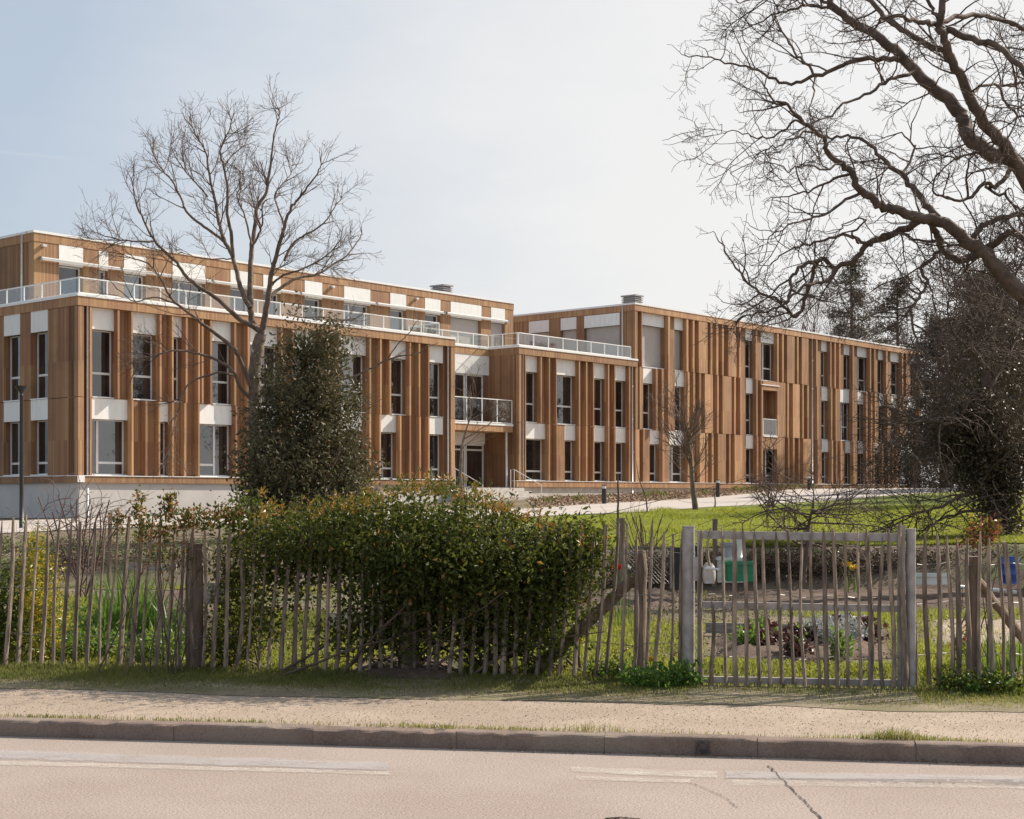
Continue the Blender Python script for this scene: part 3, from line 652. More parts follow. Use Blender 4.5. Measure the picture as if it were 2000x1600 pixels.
bed('soil_bed', M['soil'], [gp(1375, 1296), gp(1735, 1290), gp(1720, 1222), gp(1385, 1225)], .02, 30, .05, 2)
bed('soil_bed', M['soil'], [gp(1110, 1185), gp(1330, 1185), gp(1320, 1150), gp(1130, 1150)], .02, 24, .04, 3)
bed('soil_bed', M['soil'], [gp(170, 1250), gp(420, 1250), gp(420, 1150), gp(200, 1150)], .02, 24, .05, 4)
bed('soil_bed', M['pave'], [gp(1800, 1262), gp(2080, 1262), gp(2050, 1205), gp(1790, 1205)], .01, 24, .03, 5)
bed('soil_bed', M['soil'], [gp(690, 1322, .15), gp(900, 1326, .15), gp(880, 1285), gp(720, 1285)], .03, 20, .02, 6)

# ------------------------------------------------------------------ leaves and grass
def rand_unit(n, r):
    v = r.normal(size=(n, 3)); return v / np.linalg.norm(v, axis=1)[:, None]
def leaf_quads(mb, P, L, Wd, r, m=0, up=.3, dirs=None):
    """each leaf is a small folded diamond of its own"""
    n = len(P); L = np.broadcast_to(L, (n,)) * r.uniform(.5, 1.35, n); Wd = np.broadcast_to(Wd, (n,)) * r.uniform(.75, 1.2, n)
    d = rand_unit(n, r) if dirs is None else dirs + .45 * rand_unit(n, r)
    d[:, 2] += up; d /= np.linalg.norm(d, axis=1)[:, None]
    s = np.cross(d, rand_unit(n, r)); s /= np.linalg.norm(s, axis=1)[:, None] + 1e-9
    nn = np.cross(s, d)
    a = P; c = P + d * L[:, None]; mid = P + d * (L * .5)[:, None] + nn * (L * .08)[:, None]
    b = mid + s * (Wd * .5)[:, None] + nn * (Wd * .12)[:, None]; e = mid - s * (Wd * .5)[:, None] + nn * (Wd * .12)[:, None]
    v = np.stack([a, b, c, e], 1).reshape(-1, 3); i = np.arange(n)[:, None] * 4
    t = np.concatenate([i + np.array([0, 1, 2]), i + np.array([0, 2, 3])], 1).reshape(-1, 3)
    mb.add(v, t=t, m=m)
def blobs(bl, n, r, shell=.55, rag=.12):
    """points in a union of ellipsoids; bl: (centre xyz, radii xyz, weight)"""
    w = np.array([b[2] if len(b) > 2 else b[1][0] * b[1][1] + b[1][0] * b[1][2] for b in bl], float); w /= w.sum()
    k = r.choice(len(bl), n, p=w); c = np.array([b[0] for b in bl])[k]; rad = np.array([b[1] for b in bl])[k]
    d = rand_unit(n, r); q = shell + (1 - shell) * r.random(n); q = q ** .6 * (1 + rag * r.normal(size=n))
    return c + d * rad * q[:, None]
def clump(P, r, k, sig):
    """pull points together into small sprays so that gaps open between them"""
    n = len(P); c = P[r.choice(n, max(1, n // k))]; idx = r.integers(0, len(c), n)
    return c[idx] + r.normal(0, sig, (n, 3))
def blades(mb, X, Y, Z, h, w, r, m=0, lean=.35):
    n = len(X); h = np.broadcast_to(h, (n,)) * r.uniform(.5, 1.3, n); a = r.uniform(0, 2 * math.pi, n); w = np.broadcast_to(w, (n,))
    lx, ly = r.normal(0, lean, n) * h, r.normal(0, lean, n) * h
    cx, cy = np.cos(a) * w, np.sin(a) * w
    b0 = np.stack([X - cx, Y - cy, Z - .01], 1); b1 = np.stack([X + cx, Y + cy, Z - .01], 1)
    m0 = np.stack([X - cx * .7 + lx * .35, Y - cy * .7 + ly * .35, Z + h * .6], 1); m1 = np.stack([X + cx * .7 + lx * .35, Y + cy * .7 + ly * .35, Z + h * .6], 1)
    tp = np.stack([X + lx, Y + ly, Z + h * .97], 1)
    v = np.stack([b0, b1, m1, m0, tp], 1).reshape(-1, 3); i = np.arange(n)[:, None] * 5
    mb.add(v, q=(i + np.array([0, 1, 2, 3])), m=m)
    mb.t.append((i + np.array([3, 2, 4])).reshape(-1, 3) + mb.n - len(v)); mb.tm.append(np.full(n, m))

def grass_obj(name, label, X, Y, h, w, r, mats, split, zf=gz, dz=0.0):
    mb = MB(); k = r.random(len(X)) < split
    Z = zf(X, Y) + dz
    h = np.broadcast_to(h, X.shape)
    blades(mb, X[k], Y[k], Z[k], h[k], w, r, 0); blades(mb, X[~k], Y[~k], Z[~k], h[~k] * .8, w, r, 1)
    return tag(bmesh_obj(name, mb, mats), label, 'grass', kind='stuff')
r = np.random.default_rng(20); q = r.random(9000) * 6.99; k = r.random(9000); i = q.astype(int); f = (q - i)[:, None]
A_, B_ = np.array(PF[5:13]), P0[None] + U[None] * (XF3 + .5 + (q / 7 * (XEND - 12.5 - XF3)))[:, None] - V[None] * .1
flakes('wood_chips', 'loose wood chips on the bed before the long building', 'wood chips', [M['chip'], M['chip_d']], (A_[i] * (1 - f) + A_[i + 1] * f) * (1 - k[:, None]) + B_ * k[:, None], .16, .07, 1, .05)
px_ = r.uniform(-20, 2020, 22000); t_ = r.uniform(12.7, 24.3, 22000) ; k = (px_ - 1000) / F; y_ = t_ / (BX[0] * k + BX[1])
s_ = r.uniform(-6.5, 4, 1500); s_ = s_[vnoise(s_, s_ * 0, 2.2, 3) > r.uniform(-.2, .6, 1500)]; t_ = TK - np.abs(r.normal(0, .035, len(s_))) - .01; P2 = AX[None] * s_[:, None] + BX[None] * t_[:, None]; g_ = gz(P2[:, 0], P2[:, 1])
mb = MB(); d_ = rand_unit(len(P2), r); d_[:, 2] *= .2; leaf_quads(mb, np.column_stack([P2, np.full(len(P2), .008)]), .022, .009, r, 0, .05, d_); tag(bmesh_obj('gutter_litter', mb, M['chip_d']), 'dead leaf bits lying in the gutter along the kerb', 'leaf litter', kind='stuff')
flakes('leaf_litter', 'dead leaves and clods scattered over the garden beds', 'leaf litter', [M['chip_d'], M['chip_d'], M['leaf_dred'], M['chip']], np.column_stack([k * y_, y_]), .032, .018, 2, .04)
M['grit_l'] = plain('pale_grit', (.50, .43, .36), .9, .2, 5); M['grit_d'] = plain('dark_grit', (.26, .20, .15), .9, .3, 5)
s_ = r.uniform(-7, 4, 9000); t_ = TK + .12 + 1.6 * r.random(9000); P2 = AX[None] * s_[:, None] + BX[None] * t_[:, None]; mb = MB(); d_ = rand_unit(9000, r); d_[:, 2] *= .3; m_ = r.random(9000) < .62
for i_, k_ in enumerate((m_, ~m_)): leaf_quads(mb, np.column_stack([P2, np.full(9000, .114)])[k_], .011, .008, r, i_, .1, d_[k_])
tag(bmesh_obj('grit', mb, [M['grit_l'], M['grit_d']]), 'loose grit and small stones on the sandy pavement', 'grit', kind='stuff')
r = np.random.default_rng(21)
n = 66000; s = r.uniform(-7.5, 4.0, n); t = 11.34 + 1.35 * np.sqrt(r.random(n)); X, Y = AX[0] * s + BX[0] * t, AX[1] * s + BX[1] * t
dens = vnoise(X, Y, 2.2, 4) * .5 + (t - 11.35) / 1.3
keep = (dens > -.05 + .45 * r.random(n)) & ~((s > -.55) & (s < 1.25) & (t > 11.75) & (r.random(n) < .82)) & ~((t > 12.0) & (r.random(n) < .8 * np.exp(-((s + 2.85) / .5) ** 2)))
X, Y, t = X[keep], Y[keep], t[keep]
hh = .014 + .036 * np.clip((t - 11.6) / 1.0, 0, 1) * (.5 + .9 * np.clip(vnoise(X, Y, 1.6, 8) + .3, 0, 1))
grass_obj('verge_grass', 'low grass and weeds along the foot of the picket fence', X, Y, hh, .0035, r, [M['grass_v'], M['grass_d']], np.clip(.12 + .6 * (t - 11.4) / .8, .12, .66), lambda x, y: np.maximum(gz(x, y) + .006, .118))
# grass on the pavement edge along the kerb
n = 13000; s = r.uniform(-7, 4, n); t = TK + .12 + np.abs(r.normal(0, .06, n)); X, Y = AX[0] * s + BX[0] * t, AX[1] * s + BX[1] * t
px = 1000 + F * X / Y
pk = .10 + .75 * np.exp(-((px - 960) / 210) ** 2) + .9 * np.exp(-((px - 1750) / 130) ** 2) + .3 * (px < 520)
keep = r.random(n) < pk * (.5 + .5 * (vnoise(X, Y, 4, 5) > -.1)); X, Y, px = X[keep], Y[keep], px[keep]
hh = .022 + .05 * np.exp(-((px - 1165) / 45) ** 2) + .055 * np.exp(-((px - 1750) / 50) ** 2) + .012 * r.random(len(X))
grass_obj('kerb_grass', 'thin grass growing on the pavement edge behind the kerb', X, Y, hh, .0028, r, [M['grass_v'], M['grass_d']], .55, lambda x, y: np.full_like(x, .112))
# lawn
n = 150000; q = r.random(n); tt = 26.0 + 25 * q ** 1.35; pxs = r.uniform(1100, 2050, n); k = (pxs - 1000) / F; Yl = tt / (BX[0] * k + BX[1]); Xl = k * Yl
yn = np.interp(pxs, [p[0] for p in pn], [p[1] for p in pn]); Yn = np.array((EYE - .322) / ((yn - YH) / F + .0226 * (pxs - 1000) / F + .01535))
keep = Yl < Yn - .3 + .9 * vnoise(Xl * 1.7, Yl * 1.7, 2, 17) + .5 * r.normal(size=len(Yl)); Xl, Yl = Xl[keep], Yl[keep]
grass_obj('lawn_grass', 'bright green sunlit grass on the slope behind the garden', Xl, Yl, .045 + .20 * np.clip(vnoise(Xl, Yl, 1.1, 3) * 1.3, 0, 1) ** 1.5, .008, r, [M['grass_l'], M['grass_v']], .85)
# garden grass
n = 170000; t = 12.75 + 11.45 * r.random(n) ** 1.4; pxs = r.uniform(-20, 2020, n); k = (pxs - 1000) / F; Y = t / (BX[0] * k + BX[1]); X = k * Y
nz = vnoise(X, Y, .8, 12); py = YH + F * (EYE - .17) / Y
bedm = ((pxs > 1375) & (pxs < 1740) & (py > 1222) & (py < 1294)) | ((pxs > 1380) & (py > 1150) & (py < 1192)) | ((pxs > 1110) & (pxs < 1330) & (py < 1187)) | ((pxs > 1790) & (py > 1203) & (py < 1263) & (r.random(n) < .75)) | ((pxs > 190) & (pxs < 420) & (py > 1150) & (py < 1250)) | ((pxs > 690) & (pxs < 900) & (py > 1280))
keep = (~bedm) & (nz > -.35 + .3 * r.random(n)); X, Y = X[keep], Y[keep]
m_ = 16000; s_ = r.uniform(-1.3, 2.2, m_); t_ = 12.6 + 1.5 * r.random(m_); X = np.r_[X, AX[0] * s_ + BX[0] * t_]; Y = np.r_[Y, AX[1] * s_ + BX[1] * t_]
m_ = 16000; s_ = r.uniform(-7.5, -3.6, m_); t_ = 12.75 + 1.8 * r.random(m_); X = np.r_[X, AX[0] * s_ + BX[0] * t_]; Y = np.r_[Y, AX[1] * s_ + BX[1] * t_]
grass_obj('garden_grass', 'rough green grass between the garden beds behind the fence', X, Y, .05 + .10 * np.clip(vnoise(X, Y, 1.3, 14) + .3, 0, 1), .005, r, [M['grass_l'], M['grass_v']], .6)

# ------------------------------------------------------------------ picket fences and gate
PK_L = [(27, 12), (51, 35), (74, 57), (95, 80), (116, 101), (139, 122), (157, 144), (185, 169), (207, 191), (229, 209), (253, 231), (278, 256), (296, 277), (318, 302), (342, 325), (361, 348), (378, 372), (403, 395), (428, 416), (451, 438), (476, 461), (498, 484), (522, 505), (544, 525), (567, 549), (590, 572), (610, 591), (632, 613), (650, 632), (671, 652), (692, 675), (716, 699), (738, 720), (757, 740), (780, 763), (802, 786), (823, 807), (844, 828), (868, 851), (893, 876), (914, 898), (936, 920), (959, 943), (981, 965), (998, 981), (1020, 1002), (1043, 1026), (1066, 1049), (1093, 1073), (1116, 1093), (1138, 1120), (1162, 1141), (1185, 1163), (1207, 1186), (1225, 1212), (1248, 1234), (1274, 1262), (1296, 1280), (1318, 1307), (1334, 1328)]
PK_G = [(1370, 1368), (1410, 1418), (1431, 1440), (1450, 1460), (1475, 1482), (1491, 1503), (1516, 1528), (1539, 1551), (1564, 1571), (1587, 1595), (1608, 1615), (1628, 1637), (1650, 1656), (1675, 1681), (1695, 1702), (1719, 1723), (1740, 1744)]
PK_R = [(1786, 1788), (1807, 1812), (1831, 1835), (1853, 1859), (1870, 1872), (1893, 1891), (1914, 1913), (1933, 1937), (1952, 1961), (1964, 1981), (1986, 2003), (2010, 2024), (2034, 2046)]
PK_W = [(-234 - 24 * i, -250 - 24 * i) for i in range(24)] + [(-210, -226), (-187, -203), (-164, -180), (-140, -156), (-116, -132), (-92, -108), (-68, -84), (-44, -60), (-20, -36), (4, -12)]
def up(p, z): return np.array([p[0], p[1], z])
def picket(parent, a, b, zt, zb, t, r, w=None, name='picket'):
    A = up(st(b, t), zb); B = up(st(a, t), zt); n = 9; q = np.linspace(0, 1, n)
    P = A[None] * (1 - q[:, None]) + B[None] * q[:, None]
    bend = r.normal(0, .013, 2); ph = r.uniform(0, 3, 2)
    P[:, 0] += bend[0] * np.sin(q * math.pi * 1.5 + ph[0]); P[:, 1] += bend[1] * np.sin(q * math.pi * 1.5 + ph[1])
    w = w or r.uniform(.013, .0225)
    rad = w * (1.12 - .25 * q + r.normal(0, .05, n)); rad[-1] *= .55 if r.random() < .75 else .9; 
    if r.random() < .5: rad[-1] *= .5
    mb = MB(); mb.tube(P, rad, 7, ecc=r.uniform(.72, 1.18, 7))
    return bmesh_obj(name, mb, M['picket'], parent, smooth=False)
def rough_post(parent, pa, pb, ra, rb, name='fence_post', mat=None, k=12, seed=1):
    r = np.random.default_rng(seed); q = np.linspace(0, 1, 8)[:, None]
    P = pa[None] * (1 - q) + pb[None] * q; P = P + np.r_[[[0, 0, 0]], r.normal(0, .004, (6, 3)), [[0, 0, 0]]]
    rad = ra + (rb - ra) * q[:, 0]; rad = rad * (1 + r.normal(0, .03, 8))
    return bmesh_obj(name, MB().tube(P, rad, k, ecc=r.uniform(.88, 1.08, k)), mat or M['post'], parent, smooth=False)
def wires(parent, pxa, pxb, zs, t, r, n=60):
    for z in zs:
        p = np.linspace(pxa, pxb, n); P = np.array([up(st(x, t), z) for x in p]); P[:, 2] += .012 * np.sin(p * .055) + r.normal(0, .003, n)
        P[:, :2] += BX[None] * (.03 * np.sin(p * .136))[:, None]
        bmesh_obj('wire', MB().tube(P, .0032, 4), M['wire'], parent)
TF = 12.65
r = np.random.default_rng(31)
fa = up(st(650, TF), .15)
FL = thing('picket_fence', 'weathered chestnut picket fence running left of the gate, grown through by the big hedge bush', 'fence', fa, group='picket fences along the pavement')
for i, (a, b) in enumerate(PK_W + PK_L):
    zt = np.interp(a, [0, 350, 700, 1200, 1340], [1.47, 1.48, 1.46, 1.45, 1.43]) + r.normal(0, .03)
    picket(FL, a, b, zt, .10, TF + r.normal(0, .008), r)
wires(FL, -800, 1345, (1.22, .86, .44), TF + .028, r)
for px, w, top, sd in ((372, .045, 1.28, 1), (386, .052, 1.27, 2), (800, .085, 1.22, 3), (1250, .052, 1.23, 4), (-30, .06, 1.2, 5), (-420, .06, 1.2, 6), (-790, .06, 1.2, 7)):
    p = st(px, TF + .10); rough_post(FL, up(p, .02), up(p, top), w * 1.05, w * .95, seed=sd)
rough_post(FL, up(st(1030, TF + .25), .10), up(st(1246, TF + .17), 1.02), .062, .052, 'brace', seed=8)
FR = thing('picket_fence', 'weathered picket fence right of the gate with a leaning brace behind its post', 'fence', up(st(1900, TF), .12), group='picket fences along the pavement')
for i, (a, b) in enumerate(PK_R):
    picket(FR, a, b, 1.40 + r.normal(0, .02) - .012 * max(0, i - 4), .06, TF + r.normal(0, .008) - .0, r)
wires(FR, 1790, 2060, (1.14, .82, .40), TF + .028, r, 24)
p = st(1900, TF + .1); rough_post(FR, up(p, .02), up(p, 1.20), .062, .056, seed=11)
rough_post(FR, up(st(2015, TF + .35), .42), up(st(1908, TF + .18), 1.0), .045, .04, 'brace', seed=12)
# gate
TG = 12.5
GT = thing('garden_gate', 'garden gate of thin pickets on a grey galvanised steel frame', 'gate', up(st(1560, TG), .07))
def gbar(px0, z0, px1, z1, hw, name, t=TG + .045, mat='galv', parent=GT):
    a, b = up(st(px0, t), z0), up(st(px1, t), z1); d = b - a; L = np.linalg.norm(d); d /= L
    n = np.array([BX[0], BX[1], 0]); s_ = np.cross(n, d)
    return bmesh_obj(name, MB().obox((a + b) / 2, [d, n, s_], (L / 2, .02, hw)), M[mat], parent)
gbar(1373, 1.375, 1754, 1.36, .033, 'rail'); gbar(1373, .79, 1754, .775, .028, 'rail'); gbar(1373, .165, 1754, .165, .026, 'rail')
gbar(1367, .13, 1367, 1.41, .022, 'stile', mat='galv'); gbar(1760, .12, 1760, 1.46, .03, 'stile', mat='galv')
for i, (a, b) in enumerate(PK_G): picket(GT, a, b, 1.43 + r.normal(0, .025), .055 + abs(r.normal(0, .015)), TG + r.normal(0, .004), r, r.uniform(.015, .022))
picket(GT, 1386, 1389, 1.43, .98, TG, r); picket(GT, 1388, 1394, .83, .09, TG, r)
picket(GT, 1760, 1766, 1.48, .07, TG - .01, r, .030)
wires(GT, 1370, 1765, (.87, .36), TG + .025, r, 30)
lk_ = MB(); c = up(st(1384, TG + .02), 1.06); n3 = np.array([BX[0], BX[1], 0]); a3 = np.array([AX[0], AX[1], 0]); z3 = np.array([0, 0, 1.])
lk_.obox(up(st(1362, TG + .02), 1.09), [a3, n3, z3], (.035, .012, .10)); bmesh_obj('lock_plate', lk_, M['galv'], GT)
lk_ = MB(); q = np.linspace(0, 1, 7); rr_ = np.array([.05, .062, .066, .066, .062, .055, .03])
lk_.tube(np.array([c + np.array([0, 0, -.09 + .17 * x]) for x in q]), rr_ * .9, 14); bmesh_obj('lock_case', lk_, M['lock'], GT, smooth=True)
lk_ = MB(); lk_.tube([c + n3 * -.05 + a3 * -.02 + z3 * .035, c + n3 * -.09 + z3 * .04, c + n3 * -.09 + a3 * .09 + z3 * .03], [.014, .014, .009], 8); bmesh_obj('lock_handle', lk_, M['white_pl'], GT, smooth=True)
def gpost(px, t, z0, z1, rad, label):
    mb = MB(); p = st(px, t); mb.tube([up(p, z0), up(p, z1)], rad, 16); mb.tube([up(p, z1), up(p, z1 + .012)], rad * 1.06, 16)
    for z in np.arange(.25, z1, .32): mb.tube([up(p, z), up(p, z + .018)], rad * 1.05, 16)
    return tag(bmesh_obj('gate_post', mb, M['galv'], smooth=False), label, 'post', 'steel gate posts')
gpost(1345, TG + .08, -.02, 1.435, .052, 'thick grey steel gate post on the latch side, beside the white lock')
gpost(1779, TG + .06, -.02, 1.42, .040, 'thinner grey steel gate post on the hinge side, right end of the gate')

# ------------------------------------------------------------------ trees: limbs, then recursive branching
class Tree:
    def __init__(s, seed): s.r = np.random.default_rng(seed); s.main = []; s.fine = []
    def path(s, a, d, L, n, wob, upb):
        P = [a]; d = d / np.linalg.norm(d)
        for _ in range(n):
            d = d + s.r.normal(0, wob, 3); d[2] += upb; d /= np.linalg.norm(d); P.append(P[-1] + d * L / n)
        return np.array(P)
    def spawn(s, P, R, lev, par):
        if lev >= len(par): return
        q = par[lev]; r = s.r
        seg = np.linalg.norm(np.diff(P, axis=0), axis=1); cum = np.r_[0, np.cumsum(seg)]; L = cum[-1]
        k = r.poisson(L * q['dens']) + q.get('min', 0)
        for i in range(k):
            u = q.get('t0', .15) + (1 - q.get('t0', .15)) * r.random() ** q.get('pw', .8); x = u * L
            j = min(len(seg) - 1, np.searchsorted(cum, x, 'right') - 1); f = (x - cum[j]) / max(seg[j], 1e-6)
            a = P[j] * (1 - f) + P[j + 1] * f; ra = R[j] * (1 - f) + R[j + 1] * f
            tg = (P[j + 1] - P[j]) / max(seg[j], 1e-6)
            ang = math.radians(r.uniform(*q['ang'])); w = r.normal(size=3); w -= tg * w.dot(tg); w[2] += q.get('side_up', 0); w -= tg * w.dot(tg); w /= np.linalg.norm(w)
            d = tg * math.cos(ang) + w * math.sin(ang)
            Lc = r.uniform(*q['len']) * (1.25 - .6 * u); r0 = min(ra * .75, q['r']) * r.uniform(.75, 1.1)
            pts = s.path(a, d, Lc, q['n'], q['wob'], q['up']); rad = np.linspace(r0, max(q['r1'], r0 * .25), q['n'] + 1)
            s.fine.append((pts, rad, q['k'])); s.spawn(pts, rad, lev + 1, par)
        if q.get('tip') and lev < len(par):
            for _ in range(q['tip']):
                tg = P[-1] - P[-2]; tg /= np.linalg.norm(tg); d = tg + .45 * r.normal(size=3)
                pts = s.path(P[-1], d, r.uniform(*q['len']) * q.get('tl', .3), q['n'], q['wob'], q['up']); rad = np.linspace(R[-1], q['r1'], q['n'] + 1)
                s.fine.append((pts, rad, q['k'])); s.spawn(pts, rad, lev + 1, par)
    def limb(s, px, w0, w1, Y0, Y1, par=None, jit=.012, pw=1.0, sub=4, k=9):
        p = np.array(px, float); n = len(p); dd = np.r_[0, np.cumsum(np.linalg.norm(np.diff(p, axis=0), axis=1))]; dd /= dd[-1]
        Y = Y0 + (Y1 - Y0) * dd; W = np.array([wpt(p[i, 0], p[i, 1], Y[i]) for i in range(n)])
        q = np.linspace(0, n - 1, (n - 1) * sub + 1); i = np.clip(q.astype(int), 0, n - 2); f = (q - i)[:, None]
        p0, p1, p2, p3 = W[np.maximum(i - 1, 0)], W[i], W[i + 1], W[np.minimum(i + 2, n - 1)]
        S = .5 * (2 * p1 + (p2 - p0) * f + (2 * p0 - 5 * p1 + 4 * p2 - p3) * f ** 2 + (3 * p1 - p0 - 3 * p2 + p3) * f ** 3)
        S[1:-1] += s.r.normal(0, jit, (len(S) - 2, 3))
        dq = np.interp(q, range(n), dd); wd = w0 + (w1 - w0) * dq ** pw; R = wd / 2 * (Y0 + (Y1 - Y0) * dq) / F
        s.main.append((S, R, k))
        if par: s.spawn(S, R, 0, par)
        return S, R
    def emit(s, lst):
        mb = MB(); grp = {}
        for P, R, k in lst: grp.setdefault((len(P), k), []).append((P, R))
        for (n, k), it in grp.items():
            P = np.array([i[0] for i in it]); R = np.array([i[1] for i in it])
            tg = np.gradient(P, axis=1); tg /= np.linalg.norm(tg, axis=2)[..., None] + 1e-12
            mean = tg.mean(1); ref = np.where((np.abs(mean[:, 2]) < .85)[:, None], np.array([[0, 0, 1.]]), np.array([[0, 1., 0]]))
            a = np.cross(tg, ref[:, None]); a /= np.linalg.norm(a, axis=2)[..., None] + 1e-9; b = np.cross(tg, a)
            an = np.arange(k) * 2 * math.pi / k
            v = P[:, :, None] + R[:, :, None, None] * (np.cos(an)[None, None, :, None] * a[:, :, None] + np.sin(an)[None, None, :, None] * b[:, :, None])
            m = len(it); base = (np.arange(m) * n * k)[:, None, None]; i = (np.arange(n - 1) * k)[None, :, None]; j = np.arange(k)[None, None]; j2 = (j + 1) % k
            q = np.stack([base + i + j, base + i + k + j, base + i + k + j2, base + i + j2], -1).reshape(-1, 4)
            mb.add(v.reshape(-1, 3), q)
        return mb
    def build(s, root, mt, mf, tname='trunk', cname='crown'):
        if s.main: bmesh_obj(tname, s.emit(s.main), mt, root, smooth=True)
        if s.fine: bmesh_obj(cname, s.emit(s.fine), mf, root, smooth=True)
def lv(dens, ln, ang, r0, r1, n=4, wob=.12, up=.03, k=4, **kw): return dict(dens=dens, len=ln, ang=ang, r=r0, r1=r1, n=n, wob=wob, up=up, k=k, **kw)

# left bare tree
YT = 36.0
def z5(l): return [(140 + x / 3.125, 160 + y / 3.125) for x, y in l]
PT_L = [lv(3.6, (.35, 1.15), (25, 55), .015, .005, 5, .10, .07, 4, t0=.3, tip=2), lv(5.8, (.22, .7), (25, 60), .008, .0042, 4, .13, .06, 3, tip=1), lv(6.2, (.12, .38), (25, 65), .0058, .0034, 3, .15, .05, 3, tip=1)]
t_ = Tree(41)
base = on_plane(506, 1040); zb = gz(*xy(0, 30)) * 0 + .35
t_.limb([(506, 1062), (502, 960), (498, 860), (498, 760), (500, 700), (510, 655)], 34, 23, YT, YT)
LMB = [
 (z5([(1165, 1530), (1105, 1480), (1095, 1400), (1090, 1250), (1095, 1100), (1100, 990), (1125, 860), (1130, 770), (1185, 680), (1205, 560), (1225, 420), (1240, 300), (1265, 200), (1262, 130)]), 19, 2, 0, .8),
 (z5([(1160, 1540), (1170, 1480), (1195, 1350), (1215, 1200), (1240, 1090), (1280, 960), (1305, 860), (1340, 770), (1380, 720), (1440, 640), (1500, 560), (1540, 440)]), 19, 2, 0, -1.2),
 (z5([(1090, 1380), (1040, 1280), (1010, 1170), (980, 1060), (930, 960), (900, 860), (880, 740), (850, 610), (830, 500), (815, 420), (740, 290), (715, 170)]), 15, 2, 0, 1.2),
 (z5([(985, 1070), (975, 950), (950, 800), (950, 650), (930, 520), (905, 420), (960, 300), (990, 180)]), 11, 2, .3, -1.0),
 (z5([(1120, 1500), (1000, 1430), (900, 1330), (790, 1260), (700, 1190), (640, 1100), (560, 1030), (500, 960), (450, 870), (400, 760), (370, 640), (360, 560)]), 15, 2, 0, -1.5),
 (z5([(500, 975), (430, 975), (350, 970), (250, 955), (160, 925), (110, 905)]), 6, 1.5, -1.1, -2.0),
 (z5([(930, 975), (860, 920), (790, 870), (700, 790), (670, 720), (610, 600), (540, 520), (500, 430), (495, 320)]), 9, 2, .5, 1.6),
 (z5([(830, 700), (760, 620), (680, 530), (620, 430), (590, 350)]), 5, 1.5, .8, 0),
 (z5([(1215, 1310), (1300, 1240), (1400, 1190), (1500, 1175), (1600, 1110), (1680, 1060), (1760, 950), (1780, 900)]), 10, 2, 0, 1.8),
 (z5([(1225, 1240), (1290, 1180), (1420, 1140), (1560, 1060), (1640, 960), (1650, 880)]), 7, 1.5, -.2, -1.8),
 (z5([(1300, 1090), (1330, 1020), (1380, 960), (1440, 930), (1540, 860), (1600, 770), (1680, 670)]), 8, 1.5, -.4, .5),
 (z5([(1105, 1010), (1140, 930), (1165, 850), (1165, 760), (1200, 690)]), 7, 2, .1, -.8),
 (z5([(1300, 880), (1270, 800), (1240, 700), (1290, 620), (1340, 560), (1360, 430)]), 6, 1.5, -.4, 1.0),
 (z5([(930, 520), (980, 450), (1040, 400), (1090, 330)]), 5, 1.5, 0, .5),
 (z5([(1100, 1000), (1060, 840), (1010, 690), (1060, 600), (1000, 520)]), 6, 1.5, .1, 1.2),
 (z5([(970, 1080), (900, 1080), (800, 1080), (700, 1050), (640, 1040)]), 4, 1.2, .2, 1.0),
 ([(497, 770), (470, 706), (454, 678), (412, 646), (380, 620), (348, 596), (326, 570), (312, 540), (290, 516), (262, 505), (230, 500)], 14, 2, 0, -2.0),
 ([(498, 790), (470, 756), (450, 720), (415, 700), (390, 692), (337, 685), (292, 698), (262, 700)], 12, 2, 0, -1.6),
 ([(455, 733), (431, 728), (400, 735), (375, 745), (356, 770), (349, 797), (337, 850), (330, 880)], 7, 1.5, -.5, -1.6),
 ([(348, 596), (300, 580), (265, 590), (235, 570), (214, 548)], 5, 1.5, -1, -.4),
 ([(500, 800), (540, 770), (600, 752), (640, 745), (682, 738), (722, 722), (757, 702), (790, 695), (816, 691), (838, 672)], 10, 2, 0, 1.0),
 ([(757, 702), (770, 680), (795, 655), (812, 630)], 4, 1.2, .8, .6),
 ([(700, 730), (690, 745), (678, 760), (700, 775), (735, 790)], 3.5, 1.2, .5, .4),
 ([(560, 612), (590, 620), (640, 620), (670, 640), (690, 665)], 4, 1.2, .2, .9),
]
PT_LS = [lv(1.6, (.3, .7), (25, 55), .010, .005, 5, .10, .05, 4, t0=.45, tip=1), lv(3, (.15, .4), (25, 60), .007, .004, 4, .13, .05, 3)]
for i_, (px, w0, w1, d0, d1) in enumerate(LMB):
    if i_ < 14: px = px[:-1] + [(px[-2][0] * .45 + px[-1][0] * .55, px[-2][1] * .45 + px[-1][1] * .55)]
    t_.limb(px, w0 * .7, w1, YT + d0, YT + d1, PT_LS if px[-1][0] > 725 and px[0][1] > 690 else PT_L, .008)
tr = thing('bare_tree', 'tall leafless tree with many upright limbs in front of the left building', 'tree', wpt(506, 1062, YT))
t_.build(tr, M['bark_l'], M['twig_l'])

